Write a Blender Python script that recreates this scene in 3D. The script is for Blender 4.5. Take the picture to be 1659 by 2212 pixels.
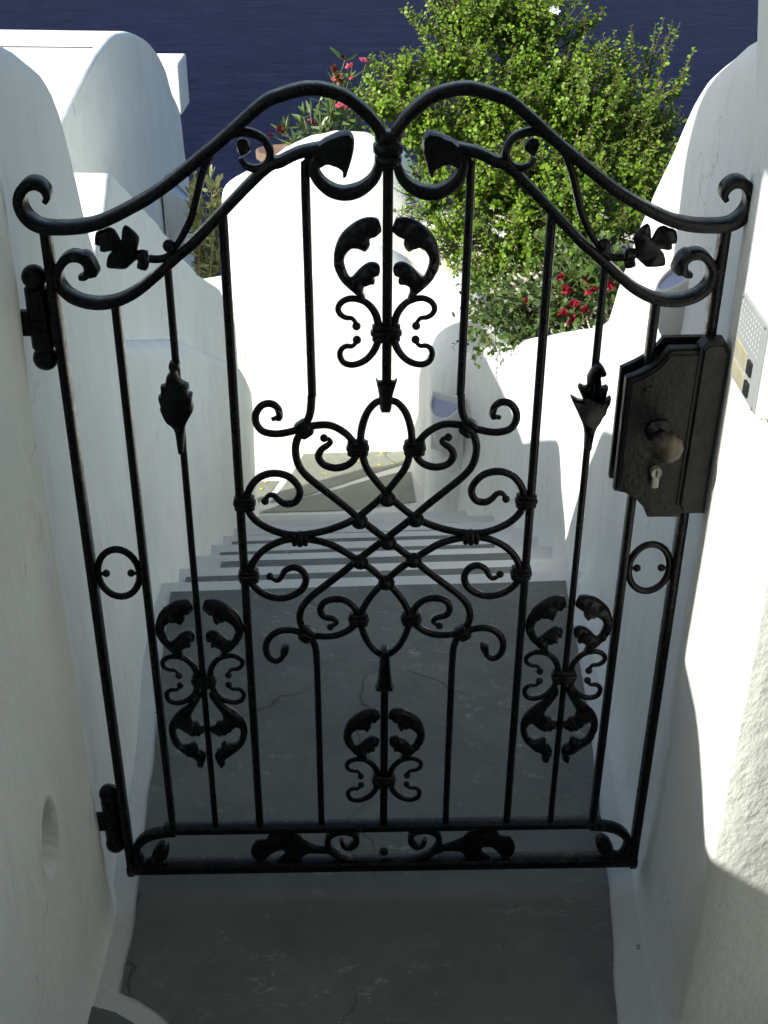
import bpy, bmesh, math, random
import numpy as np
from mathutils import Vector, Matrix, noise

scene = bpy.context.scene
for o in list(bpy.data.objects):
    bpy.data.objects.remove(o)
COL = scene.collection

# ------------------------------------------------------------------ camera
CAM_Z, PITCH, ROLL, FPX = 1.84, 0.5318, 0.0061, 2700.0       # focal length in units of a 1659 px wide frame
_c, _s, _cr, _sr = math.cos(PITCH), math.sin(PITCH), math.cos(ROLL), math.sin(ROLL)
FW, UP, RT = Vector((0, _c, -_s)), Vector((0, _s, _c)), Vector((1, 0, 0))
R2, U2 = RT * _cr + UP * _sr, UP * _cr - RT * _sr
cam_d = bpy.data.cameras.new('camera')
cam = bpy.data.objects.new('camera', cam_d)
COL.objects.link(cam)
cam.matrix_world = Matrix(((R2.x, U2.x, -FW.x, 0), (R2.y, U2.y, -FW.y, 0), (R2.z, U2.z, -FW.z, CAM_Z), (0, 0, 0, 1)))
cam_d.sensor_fit = 'HORIZONTAL'
cam_d.sensor_width = 36.0
cam_d.lens = 36.0 * FPX / 1659.0
cam_d.clip_start = 0.05
cam_d.clip_end = 100000.0
scene.camera = cam
scene.cycles.max_bounces = 6
scene.cycles.diffuse_bounces = 4
scene.cycles.glossy_bounces = 2
scene.cycles.transmission_bounces = 3
scene.cycles.caustics_reflective = False
scene.cycles.caustics_refractive = False
scene.cycles.use_adaptive_sampling = True
scene.cycles.adaptive_threshold = 0.03

# ------------------------------------------------------------------ sky, sun, exposure
SUN_EL = math.radians(37.0)
SUN_AZ = (0.86, 0.51)                                        # the way the light travels on the ground
_l = math.hypot(*SUN_AZ)
SDIR = Vector((SUN_AZ[0] / _l * math.cos(SUN_EL), SUN_AZ[1] / _l * math.cos(SUN_EL), -math.sin(SUN_EL)))
world = bpy.data.worlds.new('World')
scene.world = world
world.use_nodes = True
wn = world.node_tree
wn.nodes.clear()
sky = wn.nodes.new('ShaderNodeTexSky')
sky.sky_type = 'NISHITA'
sky.sun_disc = False
sky.sun_elevation = SUN_EL
sky.sun_rotation = math.atan2(-SDIR.x, -SDIR.y)
sky.altitude = 150
sky.air_density = 1.0
sky.dust_density = 1.8
sky.ozone_density = 0.4
bg = wn.nodes.new('ShaderNodeBackground')
bg.inputs['Strength'].default_value = 0.104
wo = wn.nodes.new('ShaderNodeOutputWorld')
wn.links.new(sky.outputs[0], bg.inputs[0])
wn.links.new(bg.outputs[0], wo.inputs[0])
sun_d = bpy.data.lights.new('sun', 'SUN')
sun_d.energy = 4.6
sun_d.angle = math.radians(0.53)
sun_d.color = (1.0, 0.975, 0.89)
sun = bpy.data.objects.new('sun', sun_d)
COL.objects.link(sun)
sun.location = (-6, -4, 8)
sun.rotation_euler = SDIR.to_track_quat('-Z', 'Y').to_euler()
scene.view_settings.view_transform = 'Standard'
scene.view_settings.look = 'None'
scene.view_settings.exposure = 0.93
scene.view_settings.gamma = 1.0
scene.view_settings.use_curve_mapping = False

# ------------------------------------------------------------------ helpers
def at(px, py, x=None, y=None, z=None):
    """point where the line of sight through (px, py) of a 1659 px wide frame meets a wall, floor or distance"""
    X, Y = (px - 829.5) / FPX, -(py - 1106.2) / FPX
    d = FW + R2 * X + U2 * Y
    if x is not None: t = x / d.x
    elif y is not None: t = y / d.y
    else: t = (z - CAM_Z) / d.z
    return Vector((0, 0, CAM_Z)) + d * t

def tag(o, label=None, cat=None, group=None, kind=None):
    if label: o['label'] = label
    if cat: o['category'] = cat
    if group: o['group'] = group
    if kind: o['kind'] = kind
    return o

def empty(name, loc=(0, 0, 0), rz=0.0):
    o = bpy.data.objects.new(name, None)
    COL.objects.link(o)
    o.location = loc
    o.rotation_euler = (0, 0, rz)
    o.empty_display_size = 0.1
    return o

def link(name, me, mat=None, parent=None):
    o = bpy.data.objects.new(name, me)
    COL.objects.link(o)
    if mat and not me.materials: me.materials.append(mat)
    if parent: o.parent = parent
    return o

def mesh(name, verts, faces, mat=None, parent=None, smooth=True):
    me = bpy.data.meshes.new(name)
    me.from_pydata([tuple(v) for v in verts], [], faces)
    me.update()
    if smooth: me.polygons.foreach_set('use_smooth', [True] * len(me.polygons))
    return link(name, me, mat, parent)

def from_bm(name, bm, mat=None, parent=None, smooth=False, angle=None):
    me = bpy.data.meshes.new(name)
    bmesh.ops.recalc_face_normals(bm, faces=bm.faces)
    bm.to_mesh(me)
    bm.free()
    if smooth: me.polygons.foreach_set('use_smooth', [True] * len(me.polygons))
    if angle is not None:
        me.polygons.foreach_set('use_smooth', [True] * len(me.polygons))
        me.set_sharp_from_angle(angle=math.radians(angle))
    return link(name, me, mat, parent)

def box_bm(x0, x1, y0, y1, z0, z1, bevel=0.0, seg=2):
    bm = bmesh.new()
    bmesh.ops.create_cube(bm, size=1)
    for v in bm.verts:
        v.co = Vector((x0 + (v.co.x + .5) * (x1 - x0), y0 + (v.co.y + .5) * (y1 - y0), z0 + (v.co.z + .5) * (z1 - z0)))
    if bevel: bmesh.ops.bevel(bm, geom=bm.edges[:], offset=bevel, segments=seg, affect='EDGES', profile=0.6)
    return bm

def catmull(pts, n=5, closed=False):
    P = [Vector(p) for p in pts]
    if len(P) < 3: return P
    out = []
    m = len(P)
    rng = range(m if closed else m - 1)
    for i in rng:
        if closed: p0, p1, p2, p3 = P[i - 1], P[i], P[(i + 1) % m], P[(i + 2) % m]
        else: p0, p1, p2, p3 = P[max(i - 1, 0)], P[i], P[i + 1], P[min(i + 2, m - 1)]
        for k in range(n):
            t = k / n
            out.append(0.5 * ((2 * p1) + (-p0 + p2) * t + (2 * p0 - 5 * p1 + 4 * p2 - p3) * t * t + (-p0 + 3 * p1 - 3 * p2 + p3) * t * t * t))
    if not closed: out.append(P[-1])
    return out

def smooth_table(pts, lo=None, hi=None, n=600, win=0.08):
    """smoothed piecewise linear function from (s, value) pairs"""
    a = np.array(sorted(pts), float)
    lo = a[0, 0] if lo is None else lo
    hi = a[-1, 0] if hi is None else hi
    s = np.linspace(lo, hi, n)
    v = np.interp(s, a[:, 0], a[:, 1])
    k = max(1, int(win / (hi - lo) * n))
    if k > 1:
        pad = np.concatenate([np.full(k, v[0]), v, np.full(k, v[-1])])
        ker = np.hanning(2 * k + 1); ker /= ker.sum()
        v = np.convolve(pad, ker, 'same')[k:-k]
    return lambda q: float(np.interp(q, s, v))

# ------------------------------------------------------------------ materials
def nodes(name):
    m = bpy.data.materials.new(name)
    m.use_nodes = True
    nt = m.node_tree
    b = nt.nodes['Principled BSDF']
    return m, nt, b

def N(nt, kind, **kw):
    n = nt.nodes.new(kind)
    for k, v in kw.items():
        if k in n.inputs: n.inputs[k].default_value = v
        else: setattr(n, k, v)
    return n

def ramp(nt, fac, stops):
    r = nt.nodes.new('ShaderNodeValToRGB')
    el = r.color_ramp.elements
    while len(el) < len(stops): el.new(0.5)
    for e, (p, c) in zip(el, stops):
        e.position = p
        e.color = (c, c, c, 1) if isinstance(c, (int, float)) else (*c, 1)
    nt.links.new(fac, r.inputs[0])
    return r

def mixc(nt, fac, a, b, mode='MIX'):
    m = nt.nodes.new('ShaderNodeMix')
    m.data_type = 'RGBA'
    m.blend_type = mode
    for sock, v in ((m.inputs[0], fac), (m.inputs[6], a), (m.inputs[7], b)):
        if isinstance(v, (int, float)): sock.default_value = v
        elif isinstance(v, tuple): sock.default_value = (*v, 1)
        else: nt.links.new(v, sock)
    return m.outputs[2]

def coords(nt, scale=(1, 1, 1)):
    tc = nt.nodes.new('ShaderNodeTexCoord')
    mp = nt.nodes.new('ShaderNodeMapping')
    mp.inputs['Scale'].default_value = scale
    nt.links.new(tc.outputs['Object'], mp.inputs['Vector'])
    return mp.outputs[0]

def noise_n(nt, vec, scale, detail=4, rough=0.55, dist=0.0):
    n = N(nt, 'ShaderNodeTexNoise', Scale=scale, Detail=detail, Roughness=rough, Distortion=dist)
    nt.links.new(vec, n.inputs['Vector'])
    return n.outputs['Fac']

def bump(nt, b, items):
    prev = None
    for h, strength, dist in items:
        bp = N(nt, 'ShaderNodeBump', Strength=strength, Distance=dist)
        nt.links.new(h, bp.inputs['Height'])
        if prev: nt.links.new(prev, bp.inputs['Normal'])
        prev = bp.outputs[0]
    nt.links.new(prev, b.inputs['Normal'])

def plaster(name, col=(0.765, 0.785, 0.735), fine=0.35, fine_scale=90, dirt=0.5, streak=0.35):
    m, nt, b = nodes(name)
    v = coords(nt)
    vs = coords(nt, (1, 1, 0.12))
    big = noise_n(nt, v, 2.3, 3, 0.6)
    med = noise_n(nt, v, 14, 2)
    fin = noise_n(nt, v, fine_scale, 3, 0.6)
    stk = noise_n(nt, vs, 42, 3, 0.6)
    spots = noise_n(nt, v, 6.5, 6, 0.72, 0.6)
    c = mixc(nt, ramp(nt, big, [(0.35, 0.0), (0.75, 1.0)]).outputs[0], col, tuple(x * 0.88 for x in col))
    c = mixc(nt, ramp(nt, stk, [(0.50, 0.0), (0.85, streak)]).outputs[0], c, (0.56, 0.56, 0.53))
    c = mixc(nt, ramp(nt, spots, [(0.62, 0.0), (0.78, dirt)]).outputs[0], c, (0.42, 0.39, 0.33))
    wv = N(nt, 'ShaderNodeTexNoise', Scale=7.0, Detail=3.0)
    nt.links.new(v, wv.inputs['Vector'])
    dv = mixc(nt, 0.12, v, wv.outputs['Color'], 'LINEAR_LIGHT')
    vor = N(nt, 'ShaderNodeTexVoronoi', feature='DISTANCE_TO_EDGE', Scale=1.9)
    nt.links.new(dv, vor.inputs['Vector'])
    cz = noise_n(nt, v, 2.1, 3)
    ck = N(nt, 'ShaderNodeMath', operation='MULTIPLY')
    nt.links.new(ramp(nt, vor.outputs['Distance'], [(0.0, 1.0), (0.0035, 0.0)]).outputs[0], ck.inputs[0])
    nt.links.new(ramp(nt, cz, [(0.56, 0.0), (0.62, 0.6)]).outputs[0], ck.inputs[1])
    c = mixc(nt, ck.outputs[0], c, (0.34, 0.33, 0.30))
    vt = coords(nt, (1, 1, 0.22))
    chip = noise_n(nt, vt, 24, 3, 0.5)
    c = mixc(nt, ramp(nt, chip, [(0.72, 0.0), (0.74, dirt)]).outputs[0], c, (0.22, 0.21, 0.19))
    nt.links.new(c, b.inputs['Base Color'])
    b.inputs['Roughness'].default_value = 0.75
    b.inputs['Specular IOR Level'].default_value = 0.25
    sm = N(nt, 'ShaderNodeMath', operation='MULTIPLY_ADD')
    nt.links.new(stk, sm.inputs[0]); sm.inputs[1].default_value = 0.35
    nt.links.new(fin, sm.inputs[2])
    bump(nt, b, [(med, 0.22, 0.02), (sm.outputs[0], fine, 0.004)])
    return m

def grey_paint(name, col=(0.160, 0.166, 0.145)):
    m, nt, b = nodes(name)
    v = coords(nt)
    big = noise_n(nt, v, 2.2, 5, 0.6)
    mid = noise_n(nt, v, 9, 6, 0.65)
    fin = noise_n(nt, v, 120, 4, 0.6)
    sv = coords(nt, (1, 1.7, 1))
    peel = noise_n(nt, sv, 22, 10, 0.8, 0.5)
    zone = noise_n(nt, v, 2.6, 3, 0.5)
    c = mixc(nt, ramp(nt, big, [(0.3, 0.0), (0.7, 1.0)]).outputs[0], col, tuple(x * 0.66 for x in col))
    c = mixc(nt, ramp(nt, mid, [(0.5, 0.0), (0.8, 0.5)]).outputs[0], c, tuple(x * 1.35 for x in col))
    pf = N(nt, 'ShaderNodeMath', operation='MULTIPLY')
    nt.links.new(ramp(nt, peel, [(0.555, 0.0), (0.62, 0.75)]).outputs[0], pf.inputs[0])
    nt.links.new(ramp(nt, zone, [(0.42, 0.0), (0.58, 1.0)]).outputs[0], pf.inputs[1])
    c = mixc(nt, pf.outputs[0], c, (0.33, 0.32, 0.29))
    stain = noise_n(nt, v, 5.5, 7, 0.7, 0.4)
    c = mixc(nt, ramp(nt, stain, [(0.50, 0.0), (0.72, 0.55)]).outputs[0], c, tuple(x * 0.55 for x in col))
    spk = noise_n(nt, v, 210, 3, 0.6)
    c = mixc(nt, ramp(nt, spk, [(0.66, 0.0), (0.74, 0.5)]).outputs[0], c, (0.30, 0.29, 0.26))
    # hairline cracks
    wv = N(nt, 'ShaderNodeTexNoise', Scale=5.0, Detail=5.0)
    nt.links.new(v, wv.inputs['Vector'])
    add = mixc(nt, 0.10, v, wv.outputs['Color'], 'LINEAR_LIGHT')
    vor = N(nt, 'ShaderNodeTexVoronoi', feature='DISTANCE_TO_EDGE', Scale=1.25)
    nt.links.new(add, vor.inputs['Vector'])
    ck = ramp(nt, vor.outputs['Distance'], [(0.0, 1.0), (0.0055, 0.0)]).outputs[0]
    cz = noise_n(nt, v, 1.7, 2)
    ck2 = N(nt, 'ShaderNodeMath', operation='MULTIPLY')
    nt.links.new(ck, ck2.inputs[0])
    nt.links.new(ramp(nt, cz, [(0.46, 0.0), (0.54, 0.8)]).outputs[0], ck2.inputs[1])
    c = mixc(nt, ck2.outputs[0], c, (0.045, 0.03, 0.022))
    nt.links.new(c, b.inputs['Base Color'])
    b.inputs['Roughness'].default_value = 0.62
    b.inputs['Specular IOR Level'].default_value = 0.3
    inv = N(nt, 'ShaderNodeMath', operation='SUBTRACT')
    inv.inputs[0].default_value = 1.0
    nt.links.new(ck2.outputs[0], inv.inputs[1])
    bump(nt, b, [(mid, 0.2, 0.01), (fin, 0.3, 0.002), (inv.outputs[0], 0.6, 0.004)])
    return m

def iron(name, col=(0.0042, 0.0043, 0.0048), rough=0.30, bs=0.5, scale=70, spec=0.2):
    m, nt, b = nodes(name)
    v = coords(nt)
    n1 = noise_n(nt, v, scale, 4, 0.6)
    n2 = noise_n(nt, v, scale * 4, 4, 0.65)
    rust = noise_n(nt, v, 38, 6, 0.75)
    c = mixc(nt, ramp(nt, rust, [(0.62, 0.0), (0.80, 0.55)]).outputs[0], col, (0.018, 0.013, 0.009))
    geo = nt.nodes.new('ShaderNodeNewGeometry')
    sep = nt.nodes.new('ShaderNodeSeparateXYZ')
    nt.links.new(geo.outputs['True Normal'], sep.inputs[0])
    up_ = ramp(nt, sep.outputs['Z'], [(0.75, 0.0), (0.95, 1.0)]).outputs[0]
    grit = noise_n(nt, v, 160, 6, 0.75)
    dm = N(nt, 'ShaderNodeMath', operation='MULTIPLY')
    nt.links.new(up_, dm.inputs[0])
    nt.links.new(ramp(nt, grit, [(0.55, 0.0), (0.74, 0.55)]).outputs[0], dm.inputs[1])
    c = mixc(nt, dm.outputs[0], c, (0.07, 0.064, 0.055))
    fl = noise_n(nt, v, 55, 9, 0.8)
    c = mixc(nt, ramp(nt, fl, [(0.70, 0.0), (0.75, 0.4)]).outputs[0], c, (0.04, 0.036, 0.03))
    nt.links.new(c, b.inputs['Base Color'])
    nt.links.new(ramp(nt, n1, [(0.3, rough - 0.1), (0.8, rough + 0.15)]).outputs[0], b.inputs['Roughness'])
    b.inputs['Specular IOR Level'].default_value = spec
    bump(nt, b, [(n1, bs, 0.0025), (n2, 0.25, 0.0008)])
    return m

def plain(name, col, rough=0.5, metal=0.0, bs=0.0, scale=50, var=0.12, spec=0.5):
    m, nt, b = nodes(name)
    v = coords(nt)
    n1 = noise_n(nt, v, scale, 4, 0.6)
    c = mixc(nt, ramp(nt, n1, [(0.3, 0.0), (0.75, 1.0)]).outputs[0], tuple(x * (1 - var) for x in col), tuple(min(1, x * (1 + var)) for x in col))
    nt.links.new(c, b.inputs['Base Color'])
    b.inputs['Roughness'].default_value = rough
    b.inputs['Metallic'].default_value = metal
    b.inputs['Specular IOR Level'].default_value = spec
    if bs: bump(nt, b, [(n1, bs, 0.003)])
    return m

def leafmat(name, ca, cb, trans=0.3, rough=0.4, spec=0.4):
    m, nt, b = nodes(name)
    geo = nt.nodes.new('ShaderNodeNewGeometry')
    c = ramp(nt, geo.outputs['Random Per Island'], [(0.0, ca), (0.8, cb), (1.0, tuple(min(1, x * 1.25) for x in cb))]).outputs[0]
    cl = noise_n(nt, coords(nt), 5.0, 3)
    c = mixc(nt, ramp(nt, cl, [(0.40, 0.0), (0.62, 0.55)]).outputs[0], c, tuple(x * k for x, k in zip(ca, (0.75, 0.95, 0.9))))
    nt.links.new(c, b.inputs['Base Color'])
    b.inputs['Roughness'].default_value = rough
    b.inputs['Specular IOR Level'].default_value = spec
    tr = nt.nodes.new('ShaderNodeBsdfTranslucent')
    nt.links.new(c, tr.inputs['Color'])
    mx = nt.nodes.new('ShaderNodeMixShader')
    mx.inputs[0].default_value = trans
    out = nt.nodes['Material Output']
    nt.links.new(b.outputs[0], mx.inputs[1])
    nt.links.new(tr.outputs[0], mx.inputs[2])
    nt.links.new(mx.outputs[0], out.inputs['Surface'])
    return m

M = {}
M['wall'] = plaster('white_plaster')
M['wall_smooth'] = plaster('smooth_white_plaster', fine=0.18, fine_scale=60, dirt=0.25, streak=0.5)
M['wall_rough'] = plaster('rough_white_plaster', fine=0.7, fine_scale=60, dirt=0.2, streak=0.2)
M['border'] = plaster('worn_white_paint', col=(0.62, 0.62, 0.58), fine=0.5, dirt=0.9, streak=0.3)
M['nosing'] = plaster('white_step_paint', col=(0.62, 0.62, 0.58), fine=0.5, dirt=0.6, streak=0.2)
M['grey'] = grey_paint('grey_floor_paint')
M['grey_faded'] = grey_paint('faded_grey_paint', (0.20, 0.21, 0.175))
M['iron'] = iron('black_iron')
M['iron_flat'] = iron('black_iron_plate', col=(0.0045, 0.0047, 0.0046), rough=0.42, bs=0.9, scale=45, spec=0.24)
M['knob'] = plain('tarnished_brass', (0.045, 0.038, 0.025), 0.42, 0.6, 0.5, 90, 0.35)
M['steel'] = plain('lock_steel', (0.22, 0.21, 0.18), 0.5, 0.6, 0.3, 150, 0.3)
M['black'] = plain('black_plastic', (0.012, 0.012, 0.012), 0.5)
M['plastic'] = plain('pale_plastic', (0.62, 0.63, 0.60), 0.45, 0, 0.1, 40, 0.06)
M['grey_plastic'] = plain('grey_plastic', (0.27, 0.29, 0.29), 0.5, 0, 0.1, 40, 0.06)
M['lampglass'] = plain('lamp_glass', (0.30, 0.32, 0.42), 0.25, 0, 0, 20, 0.05)
M['label'] = plain('yellowed_label', (0.30, 0.28, 0.19), 0.6)
M['terracotta'] = plain('terracotta', (0.17, 0.11, 0.075), 0.8, 0, 0.3, 40, 0.2)
M['soil'] = plain('dry_soil', (0.16, 0.125, 0.09), 0.95, 0, 1.0, 30, 0.4)
M['pale_soil'] = plain('pale_rubble', (0.46, 0.43, 0.37), 0.95, 0, 1.0, 18, 0.35)
M['rock'] = plain('hillside_rock', (0.15, 0.115, 0.085), 0.95, 0, 1.0, 3, 0.4)
M['bark'] = plain('bark', (0.12, 0.085, 0.055), 0.9, 0, 0.8, 80, 0.35)
M['twig'] = plain('green_twig', (0.16, 0.14, 0.06), 0.8, 0, 0.3, 80, 0.3)
M['bush_leaf'] = leafmat('round_leaf', (0.075, 0.145, 0.010), (0.180, 0.290, 0.022), 0.28, 0.45, 0.25)
M['boug_leaf'] = leafmat('dark_leaf', (0.03, 0.065, 0.012), (0.075, 0.125, 0.022), 0.25, 0.4)
M['ole_leaf'] = leafmat('oleander_leaf', (0.035, 0.075, 0.018), (0.085, 0.14, 0.035), 0.2, 0.4)
M['olive_leaf'] = leafmat('olive_leaf', (0.07, 0.085, 0.03), (0.20, 0.22, 0.085), 0.2, 0.45)
M['red'] = leafmat('red_petal', (0.20, 0.008, 0.022), (0.34, 0.018, 0.045), 0.3, 0.6, 0.2)
M['pink'] = leafmat('pink_petal', (0.60, 0.10, 0.16), (0.72, 0.20, 0.26), 0.3, 0.6, 0.2)
M['dry'] = leafmat('withered_petal', (0.10, 0.02, 0.015), (0.16, 0.045, 0.025), 0.1, 0.8, 0.1)
M['white_petal'] = leafmat('white_petal', (0.78, 0.78, 0.74), (0.82, 0.82, 0.80), 0.3, 0.6, 0.2)
M['yellow_leaf'] = leafmat('fallen_leaf', (0.45, 0.36, 0.03), (0.55, 0.48, 0.05), 0.2, 0.7, 0.2)
M['seamline'] = plain('dark_seamline', (0.03, 0.03, 0.03), 0.7)

# sea
m, nt, b = nodes('sea_water')
v = coords(nt)
v2 = coords(nt, (1.0, 2.4, 1))
w1 = noise_n(nt, v2, 0.050, 6, 0.68)
w2 = noise_n(nt, v2, 0.32, 5, 0.6)
far = noise_n(nt, v, 0.004, 4, 0.5)
c = mixc(nt, ramp(nt, far, [(0.3, 0.0), (0.7, 1.0)]).outputs[0], (0.0013, 0.0019, 0.0135), (0.0029, 0.0040, 0.0225))
c = mixc(nt, ramp(nt, w1, [(0.40, 0.0), (0.72, 0.9)]).outputs[0], c, (0.0085, 0.0105, 0.037))
nt.links.new(c, b.inputs['Base Color'])
b.inputs['Roughness'].default_value = 0.5
b.inputs['Specular IOR Level'].default_value = 0.025
bump(nt, b, [(w1, 0.7, 4.0), (w2, 0.6, 0.8)])
M['sea'] = m
# ------------------------------------------------------------------ sea and hillside
tag(mesh('sea', [(-60000, -200, -150), (60000, -200, -150), (60000, 90000, -150), (-60000, 90000, -150)], [(0, 1, 2, 3)], M['sea']), kind='structure')

def hill():
    vs, fs = [], []
    nx, ny = 60, 70
    for j in range(ny + 1):
        y = -6 + (j / ny) ** 1.6 * 170
        for i in range(nx + 1):
            x = -60 + 120 * i / nx
            z = -3.4 if y < 4 else -3.4 - (y - 4) * 0.95
            z += 1.2 * noise.noise(Vector((x * 0.13, y * 0.13, 3))) * min(1, max(0, (y - 9) / 6))
            vs.append((x, y, z))
    for j in range(ny):
        for i in range(nx):
            a = j * (nx + 1) + i
            fs.append((a, a + 1, a + nx + 2, a + nx + 1))
    return mesh('hillside', vs, fs, M['rock'])
tag(hill(), kind='structure')

# ------------------------------------------------------------------ floors and stairs
NOSE_Y0, NOSE_SL = 2.787, 0.062            # nosing line of the landing: y = NOSE_Y0 + NOSE_SL * x
RISE, GO, NSTEP = 0.18, 0.355, 8
Z2 = -RISE * NSTEP
def nose(n, x): return NOSE_Y0 + NOSE_SL * x + GO * n

def slab(name, poly, ztop, thick, mat, parent=None, bevel=0.008):
    bm = bmesh.new()
    lo = [bm.verts.new((p[0], p[1], ztop - thick)) for p in poly]
    hi = [bm.verts.new((p[0], p[1], ztop)) for p in poly]
    n = len(poly)
    bm.faces.new(hi)
    bm.faces.new(lo[::-1])
    for i in range(n):
        bm.faces.new((lo[i], lo[(i + 1) % n], hi[(i + 1) % n], hi[i]))
    if bevel:
        bmesh.ops.bevel(bm, geom=[e for e in bm.edges if e.verts[0].co.z > ztop - 1e-4 and e.verts[1].co.z > ztop - 1e-4], offset=bevel, segments=2, affect='EDGES')
    return from_bm(name, bm, mat, parent)

def sheet(name, poly, z, mat, parent=None, wob=0.0, seed=0, n=6):
    P = [Vector((p[0], p[1])) for p in poly]
    out = []
    for i, p in enumerate(P):
        q = P[(i + 1) % len(P)]
        for k in range(n):
            a = p.lerp(q, k / n)
            if wob: a = a + Vector((noise.noise(Vector((a.x * 9, a.y * 9, seed))), noise.noise(Vector((a.x * 9, a.y * 9, seed + 5))))) * wob
            out.append(a)
    bm = bmesh.new()
    vs = [bm.verts.new((a.x, a.y, z)) for a in out]
    es = [bm.edges.new((vs[i], vs[(i + 1) % len(vs)])) for i in range(len(vs))]
    bmesh.ops.triangle_fill(bm, edges=es, use_beauty=True)
    for f in bm.faces:
        if f.normal.z < 0: f.normal_flip()
    me = bpy.data.meshes.new(name)
    bm.to_mesh(me); bm.free()
    return link(name, me, mat, parent)

landing = slab('landing', [(-1.0, -2.5), (1.6, -2.5), (1.6, nose(0, 1.0)), (0.9, nose(0, .9)), (-0.9, nose(0, -.9)), (-1.0, nose(0, -.9))], 0.0, 0.3, M['border'])
tag(landing, kind='structure')
gl = [at(*p, z=0) for p in [(368, 1281), (352, 1420), (340, 1580), (318, 1740), (302, 1880), (292, 1990), (276, 2075), (262, 2146)]]
gr = [at(*p, z=0) for p in [(1222, 1256), (1246, 1400), (1272, 1560), (1292, 1730), (1310, 1900), (1322, 2000), (1328, 2100), (1334, 2225)]]
poly = gl + [at(300, 2160, z=0), at(345, 2190, z=0), at(400, 2240, z=0), Vector((-0.25, 0.9, 0)), Vector((-0.25, -2.2, 0)), Vector((0.5, -2.2, 0)), Vector((0.44, 1.2, 0))] + gr[::-1]
sheet('floor_paint', poly, 0.004, M['grey'], landing, wob=0.006, seed=1, n=5)
poly = [at(200, 2176, z=0), at(250, 2190, z=0), at(330, 2240, z=0), Vector((-0.33, 0.9, 0)), Vector((-0.33, -2.2, 0)), Vector((-0.5, -2.2, 0)), at(160, 2216, z=0)]
sheet('floor_paint', poly, 0.004, M['grey'], landing, wob=0.004, seed=2, n=5)

stairs = tag(empty('staircase', (0, NOSE_Y0, 0)), 'narrow staircase of grey treads with white painted edges leading down from the landing', 'staircase')
for n in range(1, NSTEP):
    z = -RISE * n
    poly = [(-0.95, nose(n - 1, -.95) - 0.04), (0.95, nose(n - 1, .95) - 0.04), (0.95, nose(n, .95)), (-0.95, nose(n, -.95))]
    st = slab('step', [(p[0], p[1] - NOSE_Y0) for p in poly], z, 0.36, M['nosing'], stairs, 0.010)
    xl = -0.53 - 0.006 * n + random.Random(n).uniform(-.05, .02)
    xr = 0.46 - 0.022 * n + random.Random(n + 50).uniform(-.02, .02)
    wb = (.054, .049, .059, .052, .068, .07, .07)[n - 1]
    pol = [(xl, nose(n - 1, xl) + .001), (xr, nose(n - 1, xr) + .001), (xr, nose(n, xr) - wb), (xl, nose(n, xl) - wb - 0.006)]
    sheet('tread_paint', [(p[0], p[1] - NOSE_Y0) for p in pol], z + 0.004, M['grey'], st, wob=0.003, seed=n, n=8)

lower = slab('lower_landing', [(-3.0, nose(NSTEP - 1, -3.0) - 0.02), (0.95, nose(NSTEP - 1, .95) - 0.02), (0.95, 6.9), (-3.0, 6.9)], Z2, 0.6, M['nosing'])
tag(lower, kind='structure')
def z2p(pts): return [at(*p, z=Z2) for p in pts]
def T3(p): return ((800 + p[0] / 2.765) * .6636, (1400 + p[1] / 2.765) * .6636)
for k, pts in enumerate([
        [(520, 218), (1430, 196), (1460, 300), (1180, 385), (820, 505), (560, 590), (330, 640), (210, 660), (330, 520), (440, 360)],
        [(125, 748), (300, 680), (560, 605), (830, 535), (1100, 455), (1370, 385), (1490, 385), (1530, 650), (1020, 722), (600, 735)],
        [(40, 470), (300, 462), (250, 540), (120, 655), (40, 690)]]):
    sheet('floor_paint', z2p([T3(p) for p in pts]), Z2 + 0.004, M['grey_faded'], lower, wob=0.004, seed=20 + k, n=5)

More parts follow.
